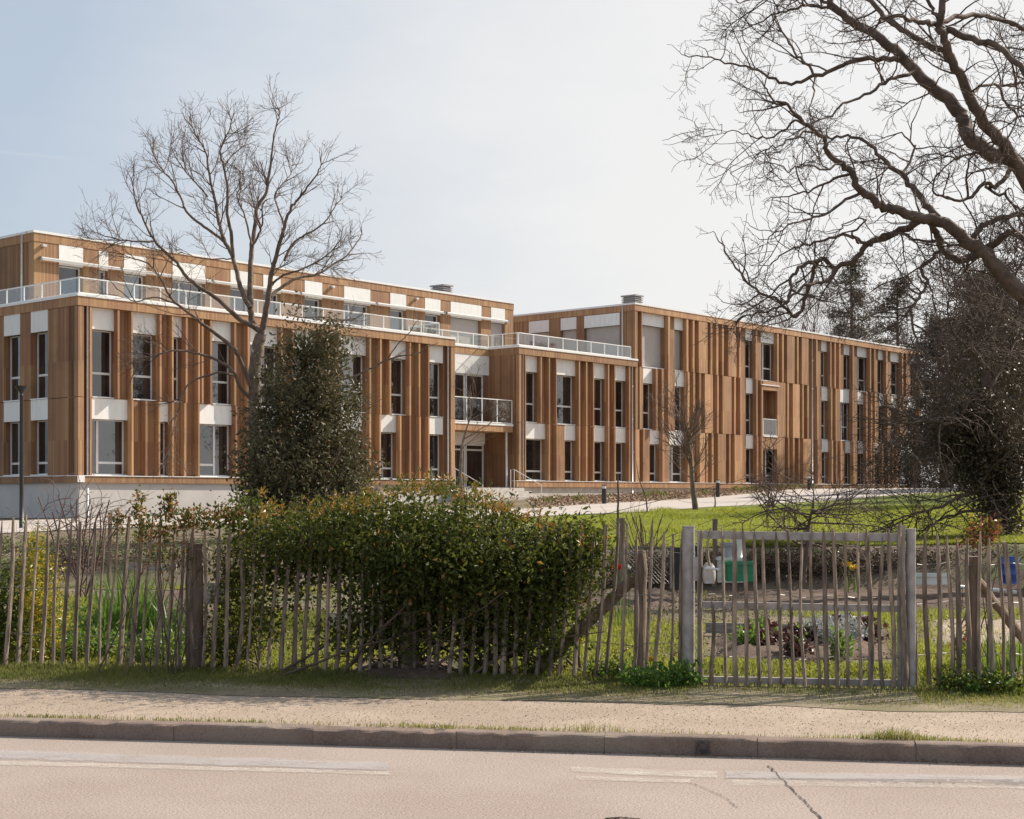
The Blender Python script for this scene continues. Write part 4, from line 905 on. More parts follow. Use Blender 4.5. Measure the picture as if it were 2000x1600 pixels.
# big oak on the right
YO = 24.0
def zA(l): return [(1320 + x / 2.941, y / 2.941) for x, y in l]
def zB(l): return [(1320 + x / 2.941, 300 + y / 2.941) for x, y in l]
PT_O = [lv(2.8, (.4, 1.3), (35, 80), .018, .006, 6, .20, .015, 5, t0=.12, tip=2), lv(4.2, (.26, .75), (30, 75), .0088, .0045, 5, .2, .02, 3, tip=1), lv(5.6, (.13, .36), (30, 75), .006, .0036, 4, .19, .02, 3, tip=1), lv(6.0, (.07, .18), (30, 70), .005, .0035, 2, .2, .03, 3)]
t_ = Tree(77)
t_.limb([(2185, 1075), (2172, 980), (2150, 850), (2135, 760), (2120, 690)], 135, 92, YO, YO, None, .01, k=14)
OAK = [
 ([(2135, 760), (2060, 655), (2000, 579), (1966, 548), (1935, 507), (1898, 477), (1864, 450), (1830, 429), (1796, 427), (1759, 412), (1728, 405), (1704, 388), (1677, 368), (1663, 337), (1646, 320), (1616, 299), (1609, 268), (1572, 241), (1538, 207), (1510, 194), (1493, 170)], 48, 3, 0, -1.5, .8),
 ([(1800, 428), (1762, 450), (1694, 477), (1674, 501), (1633, 524), (1609, 506), (1592, 518), (1582, 552), (1568, 596), (1555, 619), (1531, 599), (1510, 582), (1483, 572), (1456, 545), (1422, 504), (1412, 477)], 16, 3, -.4, .8, .7),
 ([(1633, 524), (1616, 548), (1592, 553), (1572, 560), (1552, 574), (1530, 590)], 8, 4, -.4, -1.2, 1),
 ([(1604, 508), (1575, 515), (1555, 528), (1544, 552), (1541, 586), (1524, 600), (1490, 612), (1450, 618)], 8, 3, 0, -.8, 1),
 ([(2120, 690), (2070, 450), (2000, 326), (1952, 306), (1915, 289), (1891, 265), (1878, 231), (1861, 204), (1823, 173), (1793, 143), (1762, 112), (1728, 82), (1694, 58), (1660, 41), (1633, 17), (1612, -20)], 54, 13, 0, 1.6, .8),
 ([(2080, 480), (1993, 332), (1966, 289), (1932, 252), (1898, 197), (1878, 153), (1857, 112), (1840, 68), (1833, 41), (1847, -30)], 35, 12, .2, -1.4, .9),
 ([(1857, 118), (1835, 100), (1813, 88), (1779, 68), (1752, 51), (1721, 27), (1690, -15)], 13, 9, -.9, .2, 1),
 ([(1840, 55), (1820, 46), (1796, 44), (1770, 36), (1745, 32), (1720, 40)], 11, 6, -1, -2, 1),
 ([(1845, 60), (1871, 65), (1932, 85), (1966, 105), (2000, 143), (2030, 190)], 14, 10, -1, -2.4, 1),
 ([(1835, 42), (1900, 30), (1945, 38), (1986, 48), (2020, 66)], 10, 8, -1, 1, 1),
 ([(1833, 35), (1815, 10), (1795, -20)], 8, 6, -1, -1, 1),
 ([(1758, 117), (1728, 116), (1670, 119), (1640, 132), (1592, 148), (1555, 163), (1514, 156), (1470, 133), (1425, 124), (1388, 114), (1340, 109)], 12, 2, 1, 2.6, .8),
 ([(1595, 149), (1575, 125), (1558, 109), (1538, 75), (1514, 40), (1516, 12)], 6, 2, 1.7, 2.4, 1),
 ([(1592, 150), (1590, 175), (1585, 204), (1582, 232)], 4, 2, 1.7, 1, 1),
 ([(1788, 140), (1755, 150), (1728, 163), (1687, 187), (1646, 204), (1616, 228), (1585, 241), (1555, 258)], 8, 2, .8, -.6, 1),
 ([(1630, 16), (1592, 10), (1558, 14), (1524, 24), (1490, 40), (1450, 60)], 6, 2, 1.5, 2.8, 1),
 ([(1640, 20), (1600, -5), (1540, -12), (1480, 0), (1440, 4)], 7, 2, 1.5, 2, 1),
 ([(1836, 432), (1810, 400), (1789, 375), (1762, 341), (1725, 310), (1700, 285), (1653, 265), (1620, 270)], 15, 4, -.3, 1.4, .9),
 ([(1762, 345), (1780, 310), (1785, 280), (1760, 262), (1730, 268)], 6, 2, .4, 1.4, 1),
 ([(1815, 434), (1832, 460), (1842, 487), (1864, 507), (1890, 505), (1915, 490)], 13, 14, -.3, .2, 1),
 ([(1842, 487), (1823, 504), (1799, 524), (1810, 555), (1793, 582), (1778, 612), (1786, 650), (1790, 690)], 8, 4, -.2, -1.2, 1),
 ([(1875, 505), (1886, 530), (1894, 560), (1880, 600)], 5, 2.5, 0, -.6, 1),
 ([(1896, 470), (1915, 448), (1935, 434), (1983, 419), (2030, 425)], 11, 9, 0, .6, 1),
 ([(1924, 487), (1950, 470), (1976, 453), (2010, 475)], 14, 12, 0, -1, 1),
 ([(1975, 330), (1963, 348), (1939, 368), (1930, 358), (1912, 366), (1891, 388), (1854, 388), (1823, 375), (1830, 341)], 10, 3, .3, -.8, 1),
 ([(1890, 385), (1888, 345), (1895, 310), (1915, 292)], 5, 3, .1, -.4, 1),
 ([(1925, 365), (1960, 385), (1985, 405), (2010, 420)], 6, 4, .2, -1, 1),
 ([(1700, 480), (1720, 462), (1755, 455), (1790, 470), (1825, 472), (1850, 480)], 6, 4, -.2, -.8, 1),
 ([(1694, 477), (1670, 465), (1640, 460), (1600, 472), (1560, 482), (1520, 500), (1500, 520)], 7, 2, -.2, 1.2, 1),
 ([(1677, 475), (1665, 455), (1690, 430), (1665, 430), (1640, 450)], 5, 2, -.2, -.9, 1),
 ([(1690, 378), (1650, 390), (1610, 420), (1570, 430), (1530, 445), (1500, 470)], 7, 2, -.9, -2.2, 1),
 ([(1663, 340), (1630, 350), (1590, 370), (1550, 380), (1510, 385)], 6, 2, -1, -.2, 1),
 ([(1600, 255), (1570, 262), (1530, 280), (1500, 290), (1470, 310)], 5, 2, -1.2, -2.2, 1),
 ([(1572, 241), (1545, 240), (1520, 262), (1480, 268), (1440, 258), (1410, 260)], 5, 1.5, -1.3, -.4, 1),
 ([(1646, 320), (1610, 330), (1570, 322), (1540, 335), (1515, 320)], 5, 2, -1.2, -2.4, 1),
 ([(1915, 295), (1870, 310), (1830, 300), (1800, 305)], 5, 2, .8, 2, 1),
 ([(1950, 170), (1965, 200), (1990, 225), (2020, 235)], 6, 4, -1, -1.8, 1),
 ([(1900, 180), (1935, 165), (1960, 170), (1990, 165), (2020, 150)], 6, 4, -.6, .8, 1),
]
for px, w0, w1, d0, d1, pw in OAK: t_.limb(px, w0, w1, YO + d0, YO + d1, PT_O, .016, pw)
tr = thing('oak_tree', 'large bare gnarled oak reaching in from the right over the long building', 'tree', wpt(2185, 1075, YO))
t_.build(tr, M['bark'], M['twig'])

# generic standing bare trees and shrubs from a ground point
def wild(px, py, Y, H, label, par, seed, bark, twig, name='bare_tree', cat='tree', group=None, stems=1, wpx=8, spread=.12, trunk_h=.35, wob=.08, loc=None):
    t_ = Tree(seed); a = wpt(px, py, Y) if loc is None else np.array(loc, float); r = t_.r
    for i in range(stems):
        d = np.array([r.normal(0, spread), r.normal(0, spread), 1.0]); P = t_.path(a + np.array([r.normal(0, .05 * (stems > 1)), r.normal(0, .05 * (stems > 1)), -.08]), d, H * r.uniform(.85, 1.0), 9, wob, .05)
        R = np.linspace(wpx / 2 * Y / F, .006, 10); t_.main.append((P, R, 7)); t_.spawn(P, R, 0, par)
    tr = thing(name, label, cat, a, group=group); t_.build(tr, bark, twig); return tr
PY = [lv(8.5, (.9, 2.0), (30, 62), .022, .009, 5, .10, .10, 4, t0=.28, tip=1), lv(5.2, (.35, .9), (25, 55), .013, .008, 4, .13, .07, 3, tip=1), lv(3.2, (.2, .45), (25, 60), .008, .0045, 3, .14, .05, 3)]
wild(1360, 1003, 49.5, 3.9, 'young bare tree with a straight pale trunk on the lawn edge by the path', PY, 51, M['bark_l'], M['twig_l'], wpx=13)
PYs = [lv(2.6, (1.0, 2.2), (35, 65), .020, .007, 5, .08, .06, 4, t0=.18, tip=1), lv(2.2, (.4, 1.0), (25, 55), .011, .005, 4, .1, .06, 3), lv(2.0, (.2, .5), (25, 55), .007, .004, 3, .12, .05, 3)]
wild(905, 1004, 48, 4.4, 'slender bare tree with whippy pale branches in front of the entrance', PYs, 52, M['bark_l'], M['twig_l'], wpx=11)
PA = [lv(15, (.7, 1.6), (55, 100), .022, .008, 6, .22, -.03, 4, t0=.42, tip=2), lv(7.0, (.25, .7), (35, 80), .011, .006, 5, .22, .02, 3, tip=1), lv(5, (.1, .3), (30, 70), .007, .0035, 3, .2, .05, 3)]
wild(1568, 1128, 23.6, 1.65, 'low spreading bare fruit tree behind the garden gate', PA, 53, M['bark'], M['twig'], wpx=15, name='fruit_tree')
PSh = [lv(7, (.25, .6), (30, 80), .010, .004, 4, .2, .03, 3, t0=.25, tip=1), lv(8, (.12, .3), (30, 70), .006, .003, 3, .2, .03, 3), lv(6, (.06, .15), (30, 70), .004, .0026, 2, .2, .03, 3)]
wild(1505, 985, 33, .75, 'small dense purplish bare shrub in front of the loggia door', PSh, 54, M['twig_r'], M['twig_r'], 'bare_shrub', 'shrub', stems=8, wpx=3, spread=.6)
wild(1262, 1092, 22.5, .85, 'thin twiggy bare shrub on a mound behind the brown post', [lv(2.5, (.2, .5), (15, 45), .006, .003, 4, .12, .05, 3, t0=.3)], 55, M['twig_r'], M['twig_r'], 'bare_shrub', 'shrub', stems=16, wpx=2, spread=.45)
for i, (px, py, Y, H, lab) in enumerate(((1264, 1004, 47, 2.0, 'thin sapling to the left of the young lawn tree'), (1396, 990, 52, .9, 'knee high sapling stick at the path edge right of the young lawn tree'))):
    wild(px, py, Y, H, lab, [lv(1.5, (.3, .7), (20, 50), .012, .005, 4, .1, .06, 3, t0=.3), lv(2, (.15, .3), (25, 50), .007, .004, 3, .1, .05, 3)], 56 + i, M['twig_r'], M['twig_r'], 'sapling', 'sapling', wpx=3.5)
wild(160, 1150, 14.6, 1.05, 'tangle of bare reddish rose stems behind the fence near the lamp post', [lv(3.4, (.3, .8), (30, 80), .008, .003, 6, .2, -.04, 3, t0=.2), lv(5, (.12, .35), (30, 80), .0045, .0022, 4, .2, 0, 3)], 58, M['twig_r'], M['twig_r'], 'rose_bush', 'shrub', stems=11, wpx=3, spread=.42)
sk = thing('stake', 'tall thin dark stake tied to a thick brown post behind the fence', 'stake', wpt(1210, 1140, 20))
rough_post(sk, wpt(1214, 1150, 20), wpt(1212, 1012, 20), .062, .056, 'post', seed=21); rough_post(sk, wpt(1207, 1090, 20), wpt(1207, 925, 20), .018, .010, 'pole', M['bark'], 8, 22)
tag(rough_post(None, wpt(1397, 1145, 22.5), wpt(1397, 1014, 22.5), .045, .042, 'wooden_post', seed=23), 'brown wooden post standing behind the gate lock', 'post')
tag(rough_post(None, wpt(212, 1160, 19), wpt(215, 1001, 19), .03, .026, 'wooden_post', seed=24), 'thin dark wooden post behind the left fence under a bare twig', 'post')

# ------------------------------------------------------------------ leafy shrubs
def leafy(name, label, cat, bl, n, L, Wd, mats, seed, k=0, sig=.06, fr_=(1.0,), up=.2, shell=.5, stems=None, group=None, zmin=None, rag=.12):
    """crown of separate leaves; fr_ gives the share of each material"""
    r = np.random.default_rng(seed); mb = MB(); P = blobs(bl, n, r, shell, rag)
    if k: P = clump(P, r, k, sig)
    if zmin is not None: P = P[P[:, 2] > zmin]
    m = r.choice(len(fr_), len(P), p=np.array(fr_) / sum(fr_))
    for i in range(len(fr_)): leaf_quads(mb, P[m == i], L, Wd, r, i, up)
    c = np.mean([b[0] for b in bl], 0); zb = min(b[0][2] - b[1][2] for b in bl)
    root = thing(name, label, cat, (c[0], c[1], zb), group=group)
    bmesh_obj('foliage', mb, mats, root)
    if stems:
        t_ = Tree(seed + 1)
        for _ in range(stems[0]):
            a = np.array([c[0] + r.normal(0, stems[1]), c[1] + r.normal(0, min(.12, stems[1] * .5)), stems[3]]); tgt = P[r.integers(len(P))]
            d = tgt - a; L_ = np.linalg.norm(d) * .9; pts = t_.path(a, d, L_, 7, .08, .0); R = np.linspace(stems[2], stems[2] * .3, 8); t_.main.append((pts, R, 5)); t_.spawn(pts, R, 0, [lv(3, (.2, .5), (25, 60), stems[2] * .5, .003, 4, .15, .02, 3, t0=.3)])
        t_.build(root, M['bark'], M['twig'], 'stem', 'crown')
    return root
def eb(px, py, Y, wpx, hpx, dm, w=None):     # ellipsoid from photo pixels and real depth half size
    k = Y / F; b = (wpt(px, py, Y), (wpx * k, dm, hpx * k)); return b if w is None else b + (w,)
# hedge bush grown through the fence
HB = [eb(560, 1052, 13.35, 75, 42, .45), eb(650, 1042, 13.2, 75, 44, .5), eb(740, 1052, 13.1, 80, 70, .6), eb(830, 1058, 13.0, 90, 84, .65), eb(920, 1068, 12.95, 88, 80, .65), eb(1000, 1084, 12.9, 70, 62, .6), eb(1070, 1088, 12.85, 56, 54, .5), eb(1130, 1085, 12.8, 45, 60, .4), eb(640, 1090, 13.3, 70, 50, .4), eb(760, 1130, 13.15, 80, 70, .5), eb(860, 1140, 13.05, 80, 75, .5), eb(950, 1140, 13.0, 80, 80, .5), eb(1040, 1150, 12.95, 70, 75, .45), eb(1110, 1150, 12.9, 50, 60, .35), eb(560, 1105, 13.4, 50, 40, .3, .09), eb(530, 1180, 13.35, 36, 80, .25, .05), eb(700, 1235, 13.3, 60, 50, .3, .08), eb(1080, 1235, 12.95, 60, 50, .3, .16), eb(480, 1010, 13.4, 34, 22, .2, .06), eb(1145, 1068, 12.85, 34, 24, .25, .08), eb(800, 1215, 13.2, 110, 60, .35, .42), eb(980, 1225, 13.1, 90, 60, .35, .36), eb(620, 1200, 13.45, 90, 60, .25, .05)]
hb = leafy('hedge_bush', 'big glossy green hedge bush grown through the middle of the picket fence', 'bush', HB, 36000, .060, .030, [M['leaf_hedge'], M['leaf_new']], 61, 13, .085, (.975, .025), .25, .35, (34, .75, .016, .10), rag=.24)
r = np.random.default_rng(62); mb = MB()      # bronze shoots on top
tops = np.array([(505, 1000), (525, 985), (560, 992), (600, 990), (640, 985), (670, 978), (700, 976), (730, 965), (760, 956), (790, 950), (815, 948), (840, 944), (865, 946), (890, 948), (915, 956), (940, 966), (965, 978), (990, 992), (1010, 1000), (1035, 1008), (1060, 1012), (1085, 1020), (1110, 1030), (1140, 1045), (1165, 1060)], float)
for _ in range(420):
    u = r.uniform(0, len(tops) - 1.01); i = int(u); p = tops[i] * (1 - u + i) + tops[i + 1] * (u - i)
    c = wpt(p[0] + r.normal(0, 6), p[1] + 16 - abs(r.normal(0, 17)), 13.0 + r.normal(0, .3)); h = r.uniform(.03, .11); q = r.random(9)
    c[2] -= .06; P = c[None] + np.array([0, 0, 1.])[None] * (q * h)[:, None] + r.normal(0, .012, (9, 3)); leaf_quads(mb, P, .042, .015, r, 0 if r.random() < .5 else 1, .9)
bmesh_obj('new_shoots', mb, [M['leaf_new'], M['leaf_hedge']], hb)
# evergreen in front of the left building
HV = [eb(582, 625, 34.4, 13, 40, .3, .10), eb(598, 680, 34.3, 34, 45, .6, .35), eb(652, 690, 34.2, 22, 36, .5, .16), eb(628, 735, 34.2, 44, 46, .8, .55), eb(545, 730, 34.5, 26, 50, .6, .30), eb(586, 780, 34.0, 60, 50, 1.0, .9), eb(655, 790, 34, 42, 46, .8, .6), eb(520, 800, 34.3, 22, 40, .6, .2), eb(545, 860, 34.1, 56, 60, 1.1, 1), eb(640, 860, 33.9, 70, 66, 1.1, 1.2), eb(488, 870, 34.3, 26, 30, .5, .2), eb(590, 920, 33.8, 100, 66, 1.5, 2), eb(690, 900, 33.8, 30, 50, .8, .4), eb(515, 950, 34.0, 40, 50, 1.0, .8), eb(690, 960, 33.8, 44, 46, 1.0, .8), eb(600, 985, 33.7, 105, 50, 1.5, 1.5), eb(722, 925, 34, 16, 26, .5, .1), eb(640, 640, 34.2, 12, 20, .3, .04), eb(470, 905, 34.3, 20, 16, .4, .06)]
leafy('evergreen_tree', 'dark glossy evergreen standing in front of the left building and the bare trunk', 'tree', HV, 21000, .13, .058, [M['leaf_holly']], 63, 46, .19, (1.0,), .1, .2, (14, .5, .05, .45))
for i, (px, py, Y, L, m, lab) in enumerate(((150, 1285, 13.3, .07, 'leaf_grn', 'bright green weeds behind the fence right of the golden shrub'), (215, 1280, 13.4, .06, 'leaf_grn', 'lush low weeds at the foot of the leeks'), (300, 1285, 13.2, .07, 'leaf_grn', 'sunlit green weeds behind the fence below the leeks'), (345, 1270, 13.6, .06, 'leaf_grn', 'leafy green weeds just left of the double fence post'), (330, 1190, 15.6, .08, 'leaf_grn', 'broad leaved green plant behind the leeks'), (180, 1180, 15.4, .08, 'leaf_grn', 'tall leafy green plant between the rose stems and leeks'), (400, 1235, 14.2, .06, 'leaf_hedge', 'dark green weeds behind the double fence post'))):
    q = st(px, Y); leafy('weed_clump', lab, 'weeds', [(np.array([q[0], q[1], .24]), (.30, .25, .16 if Y < 15 else .3))], 520, L, .03, [M[m], M['grass_v']], 300 + i, 6, .05, (.7, .3), .5, .2)
# garden shrubs behind the left fence
leafy('golden_shrub', 'yellow variegated shrub behind the left end of the fence', 'shrub', [eb(95, 1240, 14.0, 28, 60, .25), eb(85, 1160, 14.05, 28, 70, .25), eb(70, 1090, 14.1, 14, 50, .15, .04)], 3600, .045, .02, [M['leaf_yel'], M['leaf_grn']], 64, 8, .05, (.72, .28), .2, .4, (8, .12, .008, .15))
leafy('dark_shrub', 'dark green shrub behind the fence at the left picture edge', 'shrub', [eb(20, 1170, 14.3, 45, 70, .3), eb(25, 1250, 14.2, 45, 45, .3)], 2600, .05, .026, [M['leaf_hedge'], M['leaf_grn']], 65, 7, .06, (.85, .15), .2, .4, (8, .15, .008, .15))
leafy('dark_shrub', 'dense dark shrub behind the double fence post', 'shrub', [eb(470, 1200, 13.6, 60, 95, .3), eb(470, 1100, 13.7, 50, 60, .25), eb(440, 1270, 13.5, 40, 40, .25)], 5200, .045, .022, [M['leaf_hedge'], M['leaf_yel']], 66, 8, .06, (.93, .07), .2, .4, (10, .2, .01, .15))
leafy('young_shrub', 'thin leafy shrub with tall reddish shoots above the left fence', 'shrub', [eb(285, 1030, 13.1, 26, 34, .15), eb(320, 1035, 13.1, 22, 32, .15), eb(270, 985, 13.1, 7, 26, .05, .02), eb(330, 985, 13.1, 8, 22, .05, .02), eb(350, 1020, 13.1, 24, 30, .15), eb(390, 1015, 13.1, 30, 22, .15), eb(235, 1022, 13.1, 12, 30, .1, .02), eb(440, 1005, 13.2, 34, 18, .15), eb(330, 1090, 13.2, 50, 40, .15, .015)], 1900, .045, .02, [M['leaf_hedge'], M['leaf_new'], M['leaf_red']], 67, 6, .03, (.62, .3, .08), .5, .2, (12, .28, .008, .15))
# leeks, weeds, bed plants
def strap(name, label, cat, px, py, Y, n, h, w, mat, seed, sp=.12, lean=.25, group=None, loc=None, zg=None):
    r = np.random.default_rng(seed); c = wpt(px, py, Y); c[2] = gz(c[0], c[1]) if zg is None else zg
    mb = MB(); x = c[0] + r.normal(0, sp, n); y = c[1] + r.normal(0, sp, n); blades(mb, x, y, np.full(n, c[2]), h, w, r, 0, lean)
    root = bmesh_obj(name, mb, mat); root.location = (0, 0, 0); return tag(root, label, cat, group)
lp = [(218, 1225, 15.6, .62), (245, 1228, 15.7, .70), (272, 1222, 15.9, .66), (232, 1205, 16.4, .62), (262, 1208, 16.5, .68), (300, 1215, 16.1, .6), (325, 1225, 15.6, .5), (200, 1218, 16, .5)]
for i, (px, py, Y, h) in enumerate(lp):
    strap('leek_plant', 'tall green strappy leek growing behind the left fence', 'plant', px, py, Y, 34, h, .014, M['leaf_grn'], 70 + i, .09, .22, 'leeks behind the left fence')
strap('iris_clump', 'spiky green iris clump behind the fence at the right edge', 'plant', 1965, 1318, 13.1, 70, .42, .010, M['leaf_grn'], 81, .16, .2)
for i, (px, py, Y, L, m, lab, cat_) in enumerate(((1880, 1320, 12.45, .05, 'leaf_hedge', 'weed clump at the foot of the right fence post', 'weeds'), (1950, 1335, 12.35, .05, 'leaf_hedge', 'larger weed clump spreading over the verge at the right edge', 'weeds'), (1320, 1318, 12.45, .06, 'leaf_grn', 'lush weed tuft at the foot of the latch side gate post', 'weeds'), (1270, 1335, 12.35, .06, 'leaf_grn', 'weeds at the foot of the big braced fence post', 'weeds'), (1190, 1300, 12.75, .05, 'leaf_hedge', 'low green weeds under the end of the brace', 'weeds'))):
    leafy('weed_clump', lab, cat_, [(np.array([*st(px, Y), .17]), (.24, .13, .10))], 560, L, .026, [M[m], M['leaf_grn']], 90 + i, 6, .04, (.7, .3), .4, .3)
leafy('red_shrub', 'small shrub with red young leaves beside the right fence post', 'shrub', [eb(1905, 1050, 12.9, 26, 26, .15), eb(1880, 1250, 13.3, 12, 45, .1, .02), eb(1935, 1040, 12.9, 20, 16, .1, .02)], 620, .055, .022, [M['leaf_hedge'], M['leaf_red'], M['leaf_new']], 97, 5, .035, (.45, .35, .2), .3, .3, (6, .1, .008, .15))
r = np.random.default_rng(99)
for i in range(11):
    px, py = r.uniform(1395, 1715), r.uniform(1232, 1284); g = gp(px, py)
    leafy('purple_plant', 'dark purple leafy plant in the bed behind the gate', 'plant', [(np.array([g[0], g[1], .26]), (.15, .15, .08))], 190, .07, .05, [M['leaf_dred'], M['leaf_grn']], 100 + i, 5, .03, (.9, .1), .3, .3, group='purple plants in the bed behind the gate')
for i, (px, py) in enumerate(((1610, 1238), (1640, 1232), (1660, 1246), (1585, 1250), (1625, 1255))):
    g = gp(px, py + 12); leafy('silver_plant', 'pale silvery grey plant among the purple ones behind the gate', 'plant', [(np.array([g[0], g[1], .30]), (.13, .13, .11))], 240, .08, .02, [M['leaf_silver']], 130 + i, 6, .03, (1.0,), .4, .3, group='silver plants in the bed behind the gate')
for i, (px, py, Y) in enumerate(((1480, 1255, 15.5), (1450, 1270, 14.6), (1560, 1262, 15), (1640, 1285, 13.8))):
    g = gp(px, py); leafy('green_plant', 'small fresh green plant between the purple ones behind the gate', 'plant', [(np.array([g[0], g[1], .27]), (.11, .11, .10))], 170, .08, .035, [M['leaf_grn']], 140 + i, 5, .03, (1.0,), .4, .3, group='green plants in the bed behind the gate')
def flower(name, label, px, py, Y, z, h, mat, group, seed, nb=8, pet=.022):
    p = wpt(px, py, Y); r = np.random.default_rng(seed); g = float(gz(p[0], p[1])); root = thing(name, label, 'flower', (p[0], p[1], g), group=group)
    mb = MB(); blades(mb, p[0] + r.normal(0, .03, nb), p[1] + r.normal(0, .03, nb), np.full(nb, g), (p[2] - g) * .9, .006, r, 0, .15); mb.tube([(p[0], p[1], g), (p[0], p[1], p[2])], .004, 5)
    bmesh_obj('leaves', mb, M['leaf_grn'], root); f = MB()
    an = np.linspace(0, 2 * math.pi, 7)[:-1]; P = np.repeat(p[None], 12, 0); dr = np.array([(math.cos(a), math.sin(a), .9) for a in an] * 2) ; leaf_quads(f, P, pet * 1.6, pet * 1.2, r, 0, .2, dr)
    bmesh_obj('petals', f, mat, root)
flower('tulip', 'red tulip behind the fence near the top of the brace', 1207, 1112, 17.5, 0, 0, M['petal_r'], None, 150, 8, .05)
flower('daffodil', 'white daffodil right of the red tulip', 1228, 1112, 17.6, 0, 0, M['petal_w'], None, 151, 8, .035)
flower('daffodil', 'upper left one of the two yellow daffodils before the low hedge', 1657, 1106, 23, 0, 0, M['petal_y'], 'yellow daffodils by the low hedge', 152, 8, .055)
flower('daffodil', 'lower right one of the two yellow daffodils before the low hedge', 1668, 1112, 22.9, 0, 0, M['petal_y'], 'yellow daffodils by the low hedge', 153, 8, .06)
flower('dandelion', 'orange yellow flower by the foot of the big braced post', 1270, 1292, 13.2, 0, 0, M['petal_y'], None, 154, 6, .04)
flower('dandelion', 'small yellow flower in the grass left of the brace end', 1132, 1256, 14, 0, 0, M['petal_y'], None, 155, 6, .035)

# low hedge with dead twigs at the back of the garden
HG = [eb(px, 1108 + 4 * math.sin(px), 24.6, 46, 36, .35) for px in range(1215, 2080, 44)]
leafy('low_hedge', 'low dark half bare hedge between the garden and the lawn', 'hedge', HG, 30000, .05, .026, [M['leaf_ivy'], M['leaf_hedge'], M['leaf_dred']], 160, 8, .06, (.66, .08, .26), .2, .3, (140, 3.2, .008, .2))
HG2 = [eb(px, 1072 + 5 * math.sin(px), 27, 46, 20, .35) for px in range(-60, 480, 46)]
leafy('low_hedge', 'low twiggy hedge before the pale paving on the far left', 'hedge', HG2, 4200, .05, .024, [M['leaf_hedge'], M['leaf_dred'], M['leaf_grn']], 161, 8, .06, (.4, .3, .3), .2, .3, (90, 2.0, .008, .3))
# things in the garden
def gbox(name, label, cat, px0, px1, pyt, pyb, Y, dep, mat, group=None, rim=True, ribs=0, rot=0):
    k = Y / F; a, b = wpt(px0, pyb, Y), wpt(px1, pyt, Y); c = (a + b) / 2; root = thing(name, label, cat, (c[0], c[1] + dep / 2, a[2]), rotz=0, group=group)
    hx, hz = (b[0] - a[0]) / 2, (b[2] - a[2]) / 2; w = .02
    mb = MB(); x0, x1, y0, y1, z0, z1 = c[0] - hx, c[0] + hx, Y, Y + dep, a[2], b[2]
    mb.box(x0, x1, y0, y0 + w, z0, z1); mb.box(x0, x1, y1 - w, y1, z0, z1); mb.box(x0, x0 + w, y0 + w, y1 - w, z0, z1); mb.box(x1 - w, x1, y0 + w, y1 - w, z0, z1); mb.box(x0 + w, x1 - w, y0 + w, y1 - w, z0, z0 + .03)
    for i in range(ribs):
        zz = z0 + (z1 - z0) * (i + .7) / (ribs + .4); mb.box(x0 - .008, x1 + .008, y0 - .01, y0 - .001, zz, zz + .018)
    bmesh_obj('body', mb, mat, root)
    if rim:
        m2 = MB(); m2.box(x0 - .02, x1 + .02, y0 - .02, y0 - .001, z1 - .035, z1 + .01); m2.box(x0 - .02, x1 + .02, y1 + .001, y1 + .02, z1 - .035, z1 + .01); m2.box(x0 - .02, x0 - .001, y0, y1, z1 - .035, z1 + .01); m2.box(x1 + .001, x1 + .02, y0, y1, z1 - .035, z1 + .01); bmesh_obj('rim', m2, mat, root)
    return root
gbox('compost_bin', 'tall dark green compost bin behind the latch side gate post', 'bin', 1311, 1345, 1072, 1152, 21.5, .3, M['dark_pl'], ribs=4)
gbox('compost_bin', 'dark teal box half hidden right of the latch side gate post', 'bin', 1348, 1362, 1068, 1100, 22.5, .3, M['dark_pl'], ribs=1)
gbox('storage_crate', 'white ribbed plastic crate behind the gate next to the green one', 'crate', 1403, 1452, 1090, 1138, 22.3, .32, M['white_pl'], ribs=3)
gbox('green_crate', 'bright green plastic crate behind the gate', 'crate', 1422, 1474, 1099, 1136, 21.6, .3, M['green_pl'], ribs=1)
gbox('grey_tub', 'flat grey tub standing on the white ribbed crate', 'tub', 1413, 1430, 1062, 1089, 22.35, .25, M['grey_pl'])
bk = thing('bucket', 'pale translucent bucket stacked beside the flat grey tub', 'bucket', wpt(1442, 1089, 22.4)); mb = MB(); c = wpt(1442, 1089, 22.4)
mb.tube([c + np.array([0, .1, z]) for z in (0, .12, .24, .33)], [.082, .09, .098, .104], 18); mb.tube([c + np.array([0, .1, z]) for z in (.33, .35)], [.112, .112], 18); bmesh_obj('body', mb, M['white_pl'], bk, smooth=True)
bl_ = thing('barrel', 'blue plastic barrel behind the right fence', 'barrel', wpt(1973, 1140, 22)); mb = MB(); c = wpt(1973, 1140, 22)
mb.tube([c + np.array([0, 0, z]) for z in (0, .04, .12, .13, .15, .16, .27, .28, .30, .31, .38, .40)], [.11, .125, .128, .135, .135, .128, .128, .135, .135, .128, .124, .11], 20); bmesh_obj('body', mb, M['blue_pl'], bl_, smooth=True)
gbox('planter_trough', 'long white planter trough behind the right fence', 'planter', 1783, 1852, 1122, 1142, 21.6, .2, M['white_pl'])
tag(bmesh_obj('white_pipe', MB().tube([wpt(1868, 1146, 21.2), wpt(1915, 1150, 21.2), wpt(1985, 1157, 21.2)], .03, 10), M['white_pl'], smooth=True), 'white pipe lying on the soil behind the right fence', 'pipe')
def plank(label, pa, pb, Y, Yb, th=.02, h=.06, name='plank', mat='plank'):
    a, b = wpt(*pa, Y), wpt(*pb, Yb); d = b - a; L = np.linalg.norm(d); d /= L; n = np.cross(d, [0, 0, 1.]); n /= np.linalg.norm(n)
    return tag(bmesh_obj(name, MB().obox((a + b) / 2, [d, n, np.cross(n, d)], (L / 2, th, h)), M[mat]), label, 'plank')
plank('grey edging plank along the front of the bed behind the gate', (1378, 1226), (1560, 1230), 16.6, 16.5)
